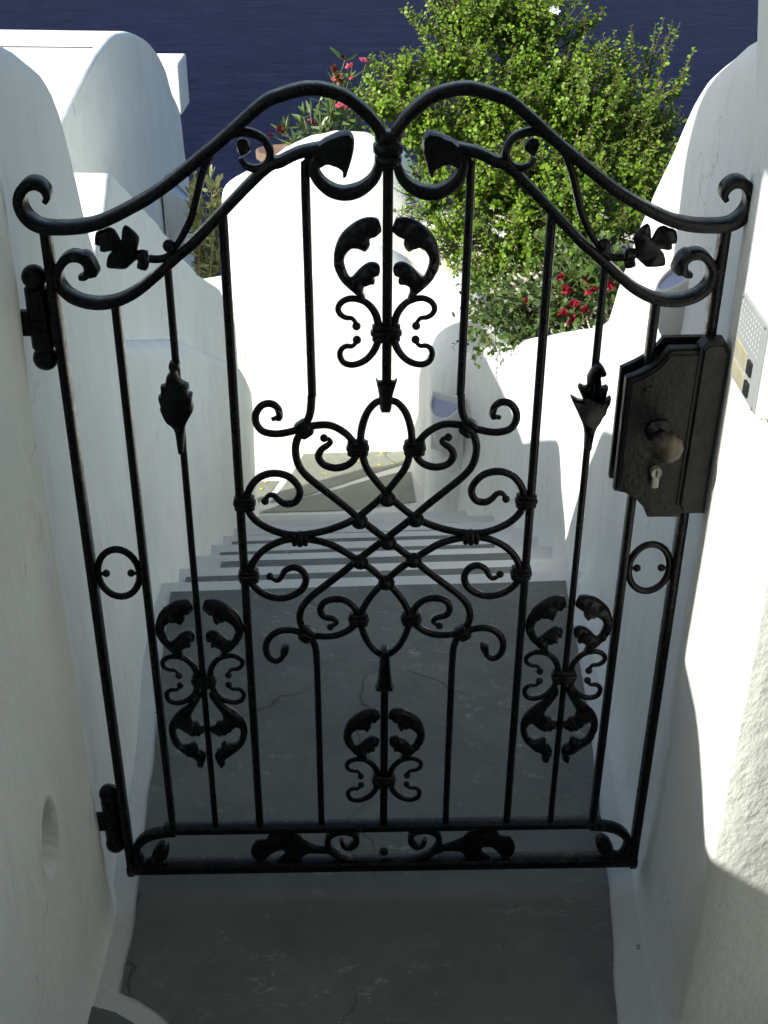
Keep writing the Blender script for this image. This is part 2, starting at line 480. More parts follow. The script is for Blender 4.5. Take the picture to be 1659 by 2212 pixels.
# ------------------------------------------------------------------ lofted plaster walls
def wall(name, xin, y0, y1, T, zt, zb, zf=None, side=-1, r=0.05, e0=0.0, e1=0.0, mat=None, step=0.035, amp=0.006, seed=0, flare=0.035, bulge=None, parent=None, dz=0.07, dense=()):
    """wall running along y: xin(y) its face to the passage, thickness T away from it, rounded top at zt(y), rounded ends"""
    ys = list(np.arange(y0, y1, step)) + [y1]
    for e, yy, sg in ((e0, y0, 1), (e1, y1, -1)):
        if e:
            ys += [yy + sg * e * (1 - math.cos(a)) for a in np.linspace(0.0, math.pi / 2, 9)]
    for a, c, d in dense: ys += list(np.arange(a, c, d))
    ys = sorted(set(round(float(q), 5) for q in ys))
    vs, rows = [], []
    for q in ys:
        sh = 0.0
        for e, d in ((e0, q - y0), (e1, y1 - q)):
            if e and d < e: sh = max(sh, e * (1 - math.sqrt(max(0.0, 1 - (1 - d / e) ** 2))))
        top = zt(q) - sh * 0.6
        fl = zf(q) if zf else None
        sec = []                                  # (depth from the face, height)
        th = T - 2 * sh
        rr = min(r, th * 0.49)
        sec.append((sh, zb))
        if fl is not None and flare:
            sec += [(sh - flare, fl - 0.004), (sh - flare * .45, fl + 0.03), (sh - flare * .15, fl + 0.08)]
            base = fl + 0.15
        else: base = zb + 0.05
        base = min(base, top - rr - 0.05)
        nv = max(4, int((top - rr - base) / dz))
        for k in range(nv): sec.append((sh, base + (top - rr - base) * k / nv))
        for a in np.linspace(0, math.pi / 2, 6): sec.append((sh + rr - rr * math.cos(a), top - rr + rr * math.sin(a)))
        for k in (1, 2): sec.append((sh + rr + (th - 2 * rr) * k / 3, top))
        for a in np.linspace(math.pi / 2, 0, 5): sec.append((T - sh - rr + rr * math.cos(a), top - rr + rr * math.sin(a)))
        sec.append((T - sh, zb))
        rows.append((q, sec, top))
    m = max(len(s[1]) for s in rows)
    idx = []
    for q, sec, top in rows:                      # resample every section to the same number of points
        d = [0.0]
        for a, c in zip(sec, sec[1:]): d.append(d[-1] + math.hypot(a[0] - c[0], a[1] - c[1]))
        if len(sec) != m:
            # add the missing points on the first long vertical run
            miss = m - len(sec)
            i0 = 4 if (zf and flare) else 1
            a, c = sec[i0], sec[i0 + 1]
            ins = [(a[0] + (c[0] - a[0]) * (k + 1) / (miss + 1), a[1] + (c[1] - a[1]) * (k + 1) / (miss + 1)) for k in range(miss)]
            sec = sec[:i0 + 1] + ins + sec[i0 + 1:]
        row = []
        x0 = xin(q)
        for p, z in sec:
            x = x0 + side * p
            nn = noise.noise(Vector((q * 2.7, z * 2.7, seed))) + 0.5 * noise.noise(Vector((q * 7, z * 7, seed + 9)))
            x += amp * nn * (1 if p < T * .5 else -1)
            zz = z + (amp * 0.8 * noise.noise(Vector((q * 5, p * 5, seed + 3))) if z > top - r * 1.2 else 0)
            yy = q
            if bulge:
                dx, dy = bulge(q, z, p)
                x += side * dx; yy += dy
            row.append(len(vs)); vs.append((x, yy, zz))
        idx.append(row)
    fs = []
    for a, c in zip(idx, idx[1:]):
        for i in range(m - 1): fs.append((a[i], c[i], c[i + 1], a[i + 1]) if side > 0 else (a[i], a[i + 1], c[i + 1], c[i]))
    fs.append(idx[0] if side > 0 else idx[0][::-1])
    fs.append(idx[-1][::-1] if side > 0 else idx[-1])
    o = mesh(name, vs, fs, mat or M['wall'], parent)
    bm = bmesh.new(); bm.from_mesh(o.data)
    bmesh.ops.recalc_face_normals(bm, faces=bm.faces)
    bm.to_mesh(o.data); bm.free()
    return o

def floor_z(q):
    if q < NOSE_Y0: return 0.0
    return max(Z2, -RISE * ((q - NOSE_Y0) / GO + 0.35))

# left side: the wall by the gate with its rounded hump, running down along the stairs
xl = smooth_table([(-2.6, -.54), (1.2, -.515), (1.5, -.508), (1.655, -.510), (1.70, -.528), (2.07, -.552), (2.54, -.598), (2.8, -.60), (4, -.63), (5.7, -.657)], win=0.05)
zl = smooth_table([(-2.6, 2.60), (-.10, 2.60), (-.04, 1.33), (.74, 1.345), (.80, 1.385), (.93, 1.49), (1.5, 1.54), (1.8, 1.53), (1.969, 1.49), (2.147, 1.428), (2.26, 1.297), (2.339, 1.198), (2.418, 1.097), (2.549, .916), (2.60, .81), (2.72, .70), (3.65, .32), (4.6, -.155), (5.28, -.49), (5.6, -.74), (5.7, -.9)], win=0.05)  # unseen near end raised to shade the landing around the viewer
def oval_hole(q, z, p):
    if p > 0.1 or abs(q - 1.390) > .12 or abs(z - .445) > .15: return (0, 0)
    d = ((q - 1.390) / 0.040) ** 2 + ((z - 0.445) / 0.058) ** 2
    f = min(1.0, max(0.0, (1.08 - d) / .30))
    return (0.075 * f * f * (3 - 2 * f) - 0.004 * math.exp(-(d - 1.4) ** 2 * 5), 0)
stair_wall = wall('stair_wall', xl, -2.6, 5.64, 0.17, zl, -3.4, floor_z, -1, r=0.05, e1=0.06, seed=1, bulge=oval_hole, dz=0.011, dense=((1.33, 1.455, .004),), flare=0.012)
tag(stair_wall, 'long white wall on the left of gate and stairs with a rounded hump', 'wall')
# tall pier of the gate on the left, beyond the frame
pier_l = wall('gate_pier', lambda q: -0.64, 0.975, 1.50, 0.14, smooth_table([(.9, 2.72), (1.1, 2.68), (1.3, 2.58), (1.42, 2.50), (1.5, 2.40)], win=.03), 0.5, None, -1, r=0.05, e0=0.02, e1=0.05, seed=2, flare=0)
tag(pier_l, 'tall white plastered pier behind the hinge side of the gate', 'pier')
# second, gabled wall just behind
z2l = smooth_table([(2.35, .76), (2.5, .83), (2.7, .92), (2.82, .973), (2.91, 1.03), (2.96, 1.03), (3.28, .87), (3.83, .574), (4.32, .294), (5.0, -.018), (5.42, -.30), (5.59, -.58)], win=0.025)
gable = wall('gable_wall', lambda q: xl(q) - 0.045, 2.35, 5.57, 0.22, z2l, -3.4, None, -1, r=0.018, e1=0.12, seed=3, flare=0)
tag(gable, 'white wall with a pointed lit top sloping down behind the stair wall', 'wall')

# vaulted roof house at the far left: rounded end wall, roof running to the left
def vault_house():
    # the end wall looks across the stairs, the vault runs off to the left behind it
    prof = [(130, 277), (155, 220), (200, 135), (220, 105), (245, 77), (270, 69), (290, 70), (320, 87), (345, 120), (360, 155), (372, 200), (390, 245), (400, 330), (415, 430), (421, 560)]
    P = [at(p[0], p[1], x=-1.92 + .10 * i / 14) for i, p in enumerate(prof)]
    P = [P[0] + Vector((0, -.10, -.25)), P[0] + Vector((0, -.06, -.06))] + P
    Q = catmull(P, 4)
    Q = [Vector((Q[0].x, Q[0].y - .02, -4.0))] + Q + [Vector((Q[-1].x, Q[-1].y, -4.0))]
    xs = [0, 0.012, 0.03, 0.06, 0.3, 0.8, 1.6, 2.6, 3.8]
    ins = [0.035, 0.015, 0.005, 0, 0, 0, 0, 0, 0]
    cen = (Q[0] + Q[-1]) / 2
    cen.z = -.6
    vs, idx = [], []
    for dx, i_ in zip(xs, ins):
        row = []
        for p in Q:
            d = (cen - p).normalized()
            row.append(len(vs))
            vs.append((p.x + d.x * i_ - dx, p.y + d.y * i_ + dx * .04, p.z + d.z * i_ + 0.004 * noise.noise(Vector((dx * 3, p.y * 3, 1)))))
        idx.append(row)
    fs = []
    for a, c in zip(idx, idx[1:]):
        for i in range(len(Q) - 1): fs.append((a[i], c[i], c[i + 1], a[i + 1])[::-1])
    fs.append(idx[0]); fs.append(idx[-1][::-1])
    root = empty('vaulted_house', (P[6].x, P[6].y, -1.4))
    w = mesh('vault_shell', [Vector(v) - root.location for v in vs], fs, M['wall'], root)
    w.data.set_sharp_from_angle(angle=math.radians(60))
    tag(root, 'white house with barrel vaulted roof and rounded end wall at far left', 'house')
    # dark seam across the near slope of the roof, laid on the shell
    k = 5 * 4 + 1
    pts = [Vector(vs[idx[j][k]]) + Vector((0, -.004, .006)) for j in range(3, 7)]
    return root, P, pts
vh, VP, SEAM = vault_house()

# small square block beside the vault
p = at(371, 137, x=-2.0)
xb = at(387, 150, y=p.y).x
zb_ = at(385, 240, y=p.y).z
blk = from_bm('parapet_block', box_bm(xb - .30, xb, 0, .5, zb_ - .04, p.z, .03, 3), M['wall_rough'])
blk.location = (0, p.y, 0)
tag(blk, 'small square white parapet standing on the far edge of the vaulted roof', 'parapet')

# flat roofed house further left, out of the frame, whose shade lies on the right stair wall
nb = wall('flat_house', lambda q: -1.58, 2.2, 4.42, 0.8, lambda q: 1.42, -3.4, None, -1, r=0.06, e0=.06, e1=.06, seed=12, flare=0, step=.2)
tag(nb, 'flat roofed white house left of the stair wall', 'house')

# ------------------------------------------------------------------ right side
xr_ = smooth_table([(1.60, .515), (1.84, .521), (2.16, .536), (2.8, .55), (3.57, .57), (4.5, .565), (4.9, .52), (5.2, .44), (5.4, .36), (5.6, .27)], win=0.12)
zr_ = smooth_table([(1.6, 1.55), (1.8, 1.55), (2.027, 1.502), (2.215, 1.425), (2.341, 1.329), (2.475, 1.197), (2.621, 1.067), (2.824, .864), (2.94, .70), (3.281, .523), (4.207, .119), (4.896, -.194), (5.3, -.40), (5.6, -.56)], win=0.06)
wr = wall('stair_wall', xr_, 1.62, 5.55, 0.16, zr_, -3.4, floor_z, 1, r=0.075, e1=0.05, seed=5, mat=M['wall_smooth'])
tag(wr, 'white wall on the right of the stairs with curved top and planted bed behind', 'wall')

def dome(name, plan, z0, zside, ztop, mat, parent=None, nr=9, amp=0.006, seed=0, nz=12, power=1.0):
    """closed mass over a plan outline: upright sides to zside(x, y), domed over to ztop(x, y)"""
    n = len(plan)
    c = sum((Vector((p[0], p[1])) for p in plan), Vector((0, 0))) / n
    vs, idx = [], []
    for k in range(nz):
        row = []
        for p in plan:
            zs = zside(p[0], p[1]); z = z0 + (zs - z0) * k / (nz - 1)
            nn = amp * noise.noise(Vector((p[0] * 4, p[1] * 4 + seed, z * 4)))
            d = (Vector((p[0], p[1])) - c).normalized()
            row.append(len(vs)); vs.append((p[0] + d.x * nn, p[1] + d.y * nn, z))
        idx.append(row)
    for k in range(1, nr + 1):
        a = k / nr * math.pi / 2
        row = []
        for p in plan:
            s = math.cos(a) if k < nr else 0.02
            q = c + (Vector((p[0], p[1])) - c) * s
            zs, ze = zside(p[0], p[1]), ztop(q.x, q.y)
            z = zs + (ze - zs) * math.sin(a) ** power
            nn = amp * noise.noise(Vector((q.x * 4, q.y * 4 + seed, z * 4)))
            row.append(len(vs)); vs.append((q.x, q.y, z + nn))
        idx.append(row)
    fs = []
    for a, b_ in zip(idx, idx[1:]):
        for i in range(n):
            j = (i + 1) % n
            fs.append((a[i], a[j], b_[j], b_[i]))
    fs.append(idx[-1])
    fs.append(idx[0][::-1])
    return mesh(name, vs, fs, mat, parent)

def ell(cx, cy, rx, ry, n=40, p=2.0):
    out = []
    for i in range(n):
        a = 2 * math.pi * i / n
        ca, sa = math.cos(a), math.sin(a)
        out.append((cx + rx * math.copysign(abs(ca) ** (2 / p), ca), cy + ry * math.copysign(abs(sa) ** (2 / p), sa)))
    return out
pil = dome('end_pillar', ell(0.43, 5.62, .22, .26, p=2.4), -3.4, lambda x, y: -0.66, lambda x, y: -0.40, M['wall_smooth'], seed=4, power=0.9)
tag(pil, 'round topped white pillar ending the right stair wall beside the shell lamp', 'pillar')

# tall right gate pier with its rough near face
pr = [(0.488, 1.372), (0.494, 1.361), (0.503, 1.359), (0.56, 1.376), (1.5, 1.655), (1.5, 2.05), (0.55, 1.735), (0.512, 1.73), (0.505, 1.72), (0.496, 1.55)]
def pier_right():
    zs = [-.3, 0.0, .03, .08, .2, .4, .6, .8, 1.0, 1.2, 1.4, 1.6, 1.8, 2.1, 2.45, 2.5]
    # finer plan
    pl = []
    for i, p in enumerate(pr):
        q = pr[(i + 1) % len(pr)]
        L = math.hypot(p[0] - q[0], p[1] - q[1])
        k = max(1, int(L / 0.04))
        for t in range(k): pl.append((p[0] + (q[0] - p[0]) * t / k, p[1] + (q[1] - p[1]) * t / k))
    vs, fs, idx = [], [], []
    for z in zs:
        row = []
        for p in pl:
            ins = 0.03 if z > 2.46 else 0.0
            fl = 0.02 * max(0, 1 - z / .1) if z >= 0 else 0.02
            nn = 0.006 * noise.noise(Vector((p[0] * 6, p[1] * 6, z * 4)))
            row.append(len(vs)); vs.append((p[0] - fl + nn + ins - .12 * max(0, min(z, 2.0) - 1.37), p[1] - fl * .5 + nn, z))
        idx.append(row)
    n = len(pl)
    for a, c in zip(idx, idx[1:]):
        for i in range(n): fs.append((a[i], a[(i + 1) % n], c[(i + 1) % n], c[i]))
    fs.append(idx[-1]); fs.append(idx[0][::-1])
    o = mesh('gate_pier', vs, fs, M['wall_rough'])
    o.data.set_sharp_from_angle(angle=math.radians(50))
    return tag(o, 'tall rough white pier on the lock side of the gate carrying the intercom', 'pier')
pier_right()

# the house behind the viewer and the wall on the near right close the landing
hb = from_bm('house', box_bm(-1.35, 4.2, -6.0, -1.35, -.3, 4.2, .06, 3), M['wall'])
from_bm('shade_slab', box_bm(-0.92, 3.2, -1.36, 1.15, 2.62, 2.80, .03, 2), M['wall'], hb)  # unseen slab added overhead to keep skylight off the near landing
tag(hb, 'white house at the back of the landing', 'house')
rwall = from_bm('courtyard_wall', box_bm(1.25, 1.55, -1.34, 1.24, -.3, 2.3, .05, 3), M['wall'])
tag(rwall, 'white courtyard wall on the near right of the landing', 'wall')

# ------------------------------------------------------------------ end of the stairs
def lowwall():
    tops = smooth_table([(-1.6, -.66), (-.878, -.541), (-.814, -.515), (-.513, -.448), (-.211, -.372), (-.07, -.365), (.05, -.40), (.17, -.48), (.24, -.58)], win=.1)
    bm = bmesh.new()
    xs = np.linspace(-1.6, .24, 60)
    rows = []
    for x in xs:
        t = tops(x)
        y0 = 6.30 + 0.03 * x
        sec = [(y0, Z2 - .5), (y0 - .03, Z2), (y0 - .012, Z2 + .03), (y0, Z2 + .09)] + [(y0, Z2 + .09 + (t - .05 - Z2 - .09) * k / 10) for k in range(1, 11)]
        sec += [(y0 + .05 - .05 * math.cos(a), t - .05 + .05 * math.sin(a)) for a in np.linspace(.3, math.pi / 2, 4)] + [(y0 + .35, t), (y0 + .4, t - .05), (y0 + .4, Z2 - .5)]
        rows.append([bm.verts.new((x, y + .006 * noise.noise(Vector((x * 3, 0, z * 3))), z)) for y, z in sec])
    for a, c in zip(rows, rows[1:]):
        for i in range(len(a) - 1): bm.faces.new((a[i], c[i], c[i + 1], a[i + 1]))
    bm.faces.new(rows[0]); bm.faces.new(rows[-1][::-1])
    o = from_bm('end_wall', bm, M['wall'], None, True)
    o.data.set_sharp_from_angle(angle=math.radians(60))
    return tag(o, 'white end wall facing the foot of the stairs', 'wall')
lowwall()

def domed_house():
    # plan of the rounded house behind: front bulges towards the stairs and turns away on the right
    yb = 7.0
    sc = yb / 8.0
    L, R_ = at(462, 580, y=yb), at(1075, 580, y=yb + .8)
    plan = []
    for i in range(56):
        a = 2 * math.pi * i / 56
        ca, sa = math.cos(a), math.sin(a)
        p = 4.5 if ca < 0 else 2.0
        plan.append(((L.x + R_.x) / 2 + (R_.x - L.x) / 2 * math.copysign(abs(ca) ** (2 / p), ca), yb + .95 + 0.95 * math.copysign(abs(sa) ** (2 / p), sa)))
    tz = smooth_table([(at(px, py, y=yb + .75).x, at(px, py, y=yb + .75).z) for px, py in [(440, 400), (478, 385), (495, 362), (525, 352), (590, 332), (625, 306), (675, 288), (725, 280), (790, 284), (860, 302), (920, 355), (965, 440), (1005, 520), (1070, 595)]], win=.03)
    o = dome('domed_house', plan, -3.4, lambda x, y: tz(x) - 0.10 - 0.22 * max(0, min(1, (x + .6) / .8)) - .3 * max(0.0, y - yb - .75), lambda x, y: tz(x) - .36 * max(0.0, y - yb - .75), M['wall'], seed=8, nr=14, power=0.4, nz=16)
    return tag(o, 'rounded white house with blown out sunny crown behind the stairs', 'house')
domed_house()

# bright wall with rounded head between end wall and pillar
p = at(955, 605, y=6.2)
rw = dome('round_topped_wall', ell(p.x + .06, 6.15, .20, .42, p=2.6), -3.4, lambda x, y: p.z - .16, lambda x, y: p.z, M['wall'], seed=6)
tag(rw, 'sunny white wall with rounded head right behind the lamp pillar', 'wall')

# planted terrace behind the right wall
def terrace():
    bm = bmesh.new()
    rows = []
    for q in np.linspace(2.2, 9.5, 40):
        zt = zr_(min(q, 5.5)) - .10 - max(0, q - 5.5) * .30
        zt = min(zt, .45)
        rows.append([bm.verts.new((x, q, zt + (0.05 * noise.noise(Vector((x * 3, q * 3, 0))) if k < 12 else -4))) for k, x in enumerate(list(np.linspace(xr_(min(q, 5.5)) + .10, 4.0, 12)) + [4.3])])
    for a, c in zip(rows, rows[1:]):
        for i in range(len(a) - 1): bm.faces.new((a[i], a[i + 1], c[i + 1], c[i]))
    o = from_bm('planting_bed', bm, M['soil'], None, True)
    return tag(o, kind='structure')
terrace()
def bank():
    bm = bmesh.new()
    rows = []
    for q in np.linspace(6.58, 8.2, 14):
        z = -.44 + (q - 6.58) * .10 - max(0, q - 7.3) * .5
        rows.append([bm.verts.new((x, q, z + .04 * noise.noise(Vector((x * 4, q * 4, 2))) - (3 if x > 2.9 else 0))) for x in np.linspace(.16, 3.0, 20)])
    for a, c in zip(rows, rows[1:]):
        for i in range(len(a) - 1): bm.faces.new((a[i], a[i + 1], c[i + 1], c[i]))
    fr = [bm.verts.new((v.co.x, v.co.y - .01, -2.5)) for v in rows[0]]
    for i in range(len(fr) - 1): bm.faces.new((fr[i], fr[i + 1], rows[0][i + 1], rows[0][i]))
    lf = [bm.verts.new((r[0].co.x - .01, r[0].co.y, -2.5)) for r in rows]
    for i in range(len(lf) - 1): bm.faces.new((lf[i], rows[i][0], rows[i + 1][0], lf[i + 1]))
    return tag(from_bm('soil_bank', bm, M['pale_soil'], None, True), kind='structure')
bank()
# ------------------------------------------------------------------ wrought iron gate
# outlines and centre lines of the ironwork in metres on the gate's own plane: (across from the middle bar, up from the foot)
GT = {
    'arch': [(-0.4699, 1.2753), (-0.4649, 1.2824), (-0.4654, 1.2922), (-0.4711, 1.2993), (-0.4794, 1.3025), (-0.4893, 1.3003), (-0.4984, 1.2914), (-0.5030, 1.2780), (-0.5012, 1.2654), (-0.4956, 1.2545), (-0.4854, 1.2454), (-0.4717, 1.2408), (-0.4505, 1.2398), (-0.4253, 1.2415), (-0.3998, 1.2470), (-0.3737, 1.2578), (-0.3438, 1.2731), (-0.3177, 1.2883), (-0.2885, 1.3088), (-0.2560, 1.3340), (-0.2240, 1.3590), (-0.1685, 1.4056), (-0.1412, 1.4180), (-0.1142, 1.4254), (-0.1008, 1.4262), (-0.0874, 1.4252), (-0.0674, 1.4200), (-0.0540, 1.4138), (-0.0406, 1.4043), (-0.0271, 1.3921), (-0.0163, 1.3797), (-0.0094, 1.3677), (-0.0053, 1.3548)],
    'inner': [(-0.4354, 1.1682), (-0.4274, 1.1695), (-0.4214, 1.1771), (-0.4202, 1.1875), (-0.4261, 1.1960), (-0.4356, 1.1998), (-0.4467, 1.1980), (-0.4567, 1.1895), (-0.4632, 1.1782), (-0.4650, 1.1668), (-0.4619, 1.1552), (-0.4533, 1.1436), (-0.4397, 1.1348), (-0.4200, 1.1298), (-0.3997, 1.1301), (-0.3789, 1.1358), (-0.3556, 1.1480), (-0.3320, 1.1662), (-0.3123, 1.1833), (-0.2889, 1.2040), (-0.2658, 1.2235), (-0.1725, 1.3161), (-0.1443, 1.3312), (-0.1234, 1.3414), (-0.1054, 1.3458), (-0.0889, 1.3489)],
    'inner_leaf': [(-0.4248, 1.2073), (-0.4130, 1.2007), (-0.4051, 1.1818), (-0.4055, 1.1751), (-0.4119, 1.1700), (-0.4205, 1.1710), (-0.4178, 1.1818), (-0.4253, 1.1951), (-0.4303, 1.1989)],
    'volute_leaf': [(-0.0943, 1.3550), (-0.0763, 1.3651), (-0.0613, 1.3704), (-0.0504, 1.3691), (-0.0457, 1.3590), (-0.0471, 1.3440), (-0.0507, 1.3304), (-0.0557, 1.3152), (-0.0564, 1.3124), (-0.0617, 1.3103), (-0.0619, 1.3180), (-0.0660, 1.3221), (-0.0756, 1.3272), (-0.0838, 1.3281), (-0.0936, 1.3229), (-0.1004, 1.3263), (-0.1001, 1.3373)],
    'cscroll': [(-0.0113, 1.3275), (-0.0175, 1.3109), (-0.0273, 1.2998), (-0.0412, 1.2911), (-0.0594, 1.2872), (-0.0761, 1.2908), (-0.0899, 1.3006), (-0.0986, 1.3125), (-0.1021, 1.3236), (-0.1002, 1.3332), (-0.0939, 1.3400), (-0.0849, 1.3427)],
    'spur': [(-0.3047, 1.2038), (-0.2941, 1.2154), (-0.2832, 1.2320), (-0.2702, 1.2565), (-0.2620, 1.2823), (-0.2519, 1.3140), (-0.2393, 1.3405), (-0.2226, 1.3590), (-0.2035, 1.3690), (-0.1850, 1.3690), (-0.1669, 1.3598), (-0.1592, 1.3419), (-0.1652, 1.3264), (-0.1795, 1.3208), (-0.1934, 1.3249), (-0.1991, 1.3358)],
    'spur_bud': [(-0.2035, 1.3574), (-0.1962, 1.3614), (-0.1871, 1.3580), (-0.1835, 1.3481), (-0.1895, 1.3414), (-0.1974, 1.3383), (-0.2023, 1.3451)],
    'spur_ball': [(-0.3045, 1.2148)],
    'twig': [(-0.3094, 1.1965), (-0.3223, 1.1937), (-0.3349, 1.1944)],
    'oak_leaf': [(-0.3510, 1.1967), (-0.3496, 1.2079), (-0.3450, 1.2228), (-0.3470, 1.2302), (-0.3542, 1.2386), (-0.3630, 1.2441), (-0.3679, 1.2359), (-0.3701, 1.2229), (-0.3724, 1.2266), (-0.3775, 1.2377), (-0.3861, 1.2411), (-0.3936, 1.2378), (-0.4039, 1.2341), (-0.4070, 1.2175), (-0.4006, 1.2147), (-0.4013, 1.2081), (-0.3953, 1.2059), (-0.3843, 1.2077), (-0.3903, 1.2015), (-0.3945, 1.1874), (-0.3905, 1.1826), (-0.3697, 1.1812), (-0.3630, 1.1854), (-0.3531, 1.1939)],
    'oak_stipule': [(-0.3519, 1.1967), (-0.3490, 1.2089), (-0.3346, 1.2079), (-0.3353, 1.1947), (-0.3340, 1.1906), (-0.3390, 1.1800), (-0.3519, 1.1834), (-0.3495, 1.1938)],
    'stile': [(-0.4745, 1.2399), (-0.4736, -0.0031)],
    'bar2': [(-0.3905, 1.1296), (-0.3867, 0.1047)],
    'bar3': [(-0.3119, 1.1766), (-0.3088, 0.1048)],
    'bar4': [(-0.2287, 1.2580), (-0.2278, 0.1031)],
    'bar5': [(-0.1030, 1.3332), (-0.1100, 1.3277), (-0.1128, 1.3167), (-0.1140, 1.2564), (-0.1108, 1.1214), (-0.1109, 0.9746)],
    'lineA': [(-0.1120, 0.9814), (-0.1143, 0.9557), (-0.1188, 0.9411), (-0.1269, 0.9247), (-0.1363, 0.9066), (-0.1390, 0.8865), (-0.1346, 0.8628), (-0.1207, 0.8421), (-0.0911, 0.8141), (-0.0610, 0.7863), (-0.0412, 0.7658), (0.0038, 0.7254), (0.0450, 0.6887), (0.0675, 0.6671), (0.0968, 0.6409), (0.1232, 0.6167), (0.1385, 0.5931), (0.1411, 0.5695), (0.1338, 0.5489), (0.1214, 0.5297), (0.1162, 0.5095), (0.1155, 0.4808)],
    'lineC': [(-0.0017, 0.9726), (-0.0154, 0.9695), (-0.0286, 0.9534), (-0.0366, 0.9289), (-0.0390, 0.9058), (-0.0370, 0.8856), (-0.0302, 0.8584), (-0.0151, 0.8342), (0.0032, 0.8096), (0.0233, 0.7883), (0.0482, 0.7666), (0.0780, 0.7512), (0.1093, 0.7414), (0.1406, 0.7374), (0.1685, 0.7418), (0.1957, 0.7561), (0.2132, 0.7756), (0.2185, 0.7987), (0.2118, 0.8233), (0.1970, 0.8419), (0.1753, 0.8497), (0.1528, 0.8447), (0.1383, 0.8293), (0.1344, 0.8136), (0.1418, 0.7984), (0.1567, 0.7947), (0.1671, 0.8010), (0.1743, 0.8097), (0.1829, 0.8103), (0.1885, 0.8025)],
    'lineCball': [(0.1893, 0.8000)],
    'topscroll': [(-0.1733, 0.9425), (-0.1635, 0.9463), (-0.1616, 0.9576), (-0.1714, 0.9680), (-0.1860, 0.9665), (-0.1962, 0.9530), (-0.1970, 0.9368), (-0.1879, 0.9226), (-0.1690, 0.9178), (-0.1482, 0.9206), (-0.1274, 0.9270), (-0.1037, 0.9321), (-0.0831, 0.9309), (-0.0626, 0.9182), (-0.0503, 0.9025), (-0.0445, 0.8891), (-0.0487, 0.8739), (-0.0602, 0.8628), (-0.0783, 0.8582), (-0.0962, 0.8641), (-0.1040, 0.8778), (-0.0993, 0.8902), (-0.0896, 0.8978), (-0.0851, 0.9035), (-0.0894, 0.9095)],
    'topscroll_ball': [(-0.0950, 0.9099)],
    'lineD': [(0.0004, 0.4949), (-0.0128, 0.5032), (-0.0259, 0.5197), (-0.0366, 0.5460), (-0.0411, 0.5759), (-0.0307, 0.6051), (-0.0163, 0.6281), (0.0012, 0.6482), (0.0231, 0.6714), (0.0450, 0.6887), (0.0666, 0.7052), (0.0897, 0.7197), (0.1160, 0.7278), (0.1409, 0.7305), (0.1661, 0.7265), (0.1919, 0.7123), (0.2104, 0.6916), (0.2197, 0.6671), (0.2178, 0.6463), (0.2029, 0.6273), (0.1810, 0.6167), (0.1584, 0.6182), (0.1370, 0.6319), (0.1292, 0.6512), (0.1340, 0.6681), (0.1479, 0.6763), (0.1625, 0.6697), (0.1694, 0.6564), (0.1761, 0.6506), (0.1839, 0.6543)],
    'lineD_ball': [(0.1875, 0.6588)],
    'lowscroll': [(-0.0897, 0.5587), (-0.0809, 0.5646), (-0.0856, 0.5733), (-0.1017, 0.5787), (-0.1072, 0.5925), (-0.0995, 0.6079), (-0.0802, 0.6131), (-0.0611, 0.6074), (-0.0474, 0.5897), (-0.0453, 0.5720), (-0.0561, 0.5543), (-0.0764, 0.5414), (-0.0992, 0.5377), (-0.1284, 0.5421), (-0.1509, 0.5504), (-0.1735, 0.5507), (-0.1918, 0.5382), (-0.2002, 0.5182), (-0.1968, 0.4970), (-0.1841, 0.4873), (-0.1729, 0.4954), (-0.1691, 0.5116)],
    'lowscroll_ball': [(-0.0911, 0.5568)],
    'lowscroll_bud': [(-0.1766, 0.5117), (-0.1714, 0.5198), (-0.1616, 0.5196), (-0.1620, 0.5075), (-0.1705, 0.4974), (-0.1760, 0.4995)],
    'top_bud': [(-0.1686, 0.9658), (-0.1601, 0.9593), (-0.1554, 0.9511), (-0.1587, 0.9423), (-0.1665, 0.9431), (-0.1662, 0.9528)],
    'collar_heart': [(-0.1251, 0.9257)],
    'collar_oval': [(-0.0435, 0.8924)],
    'collar_bar_up': [(-0.2217, 0.7971)],
    'collar_bar_low': [(-0.2208, 0.6611)],
    'collar_mid': [(-0.1369, 0.7299)],
    'collar_oval_low': [(-0.0437, 0.5728)],
    'collar_heart_low': [(-0.1306, 0.5421)],
    'rivets': [(0.0027, 0.8044), (-0.0412, 0.7640), (0.0476, 0.7666), (0.0044, 0.7243), (-0.0406, 0.6879), (0.0456, 0.6898), (0.0018, 0.6470)],
    'cbar_top': [(-0.0006, 1.3275), (-0.0006, 1.0038)],
    'cbar_low': [(0.0010, 0.4429), (0.0013, 0.1081)],
    'ccollar': [(-0.0004, 1.3440)],
    'drop': [(-0.0158, 1.0071), (-0.0126, 1.0039), (0.0120, 1.0038), (0.0156, 1.0069), (0.0114, 0.9911), (0.0093, 0.9831), (0.0080, 0.9622), (0.0052, 0.9565), (-0.0080, 0.9566), (-0.0103, 0.9623), (-0.0118, 0.9849), (-0.0137, 0.9960)],
    'spear': [(0.0003, 0.5141), (-0.0100, 0.4331), (0.0155, 0.4246), (0.0119, 0.4726), (0.0085, 0.5021), (-0.0009, 0.5138), (-0.0087, 0.5004), (-0.0094, 0.4729)],
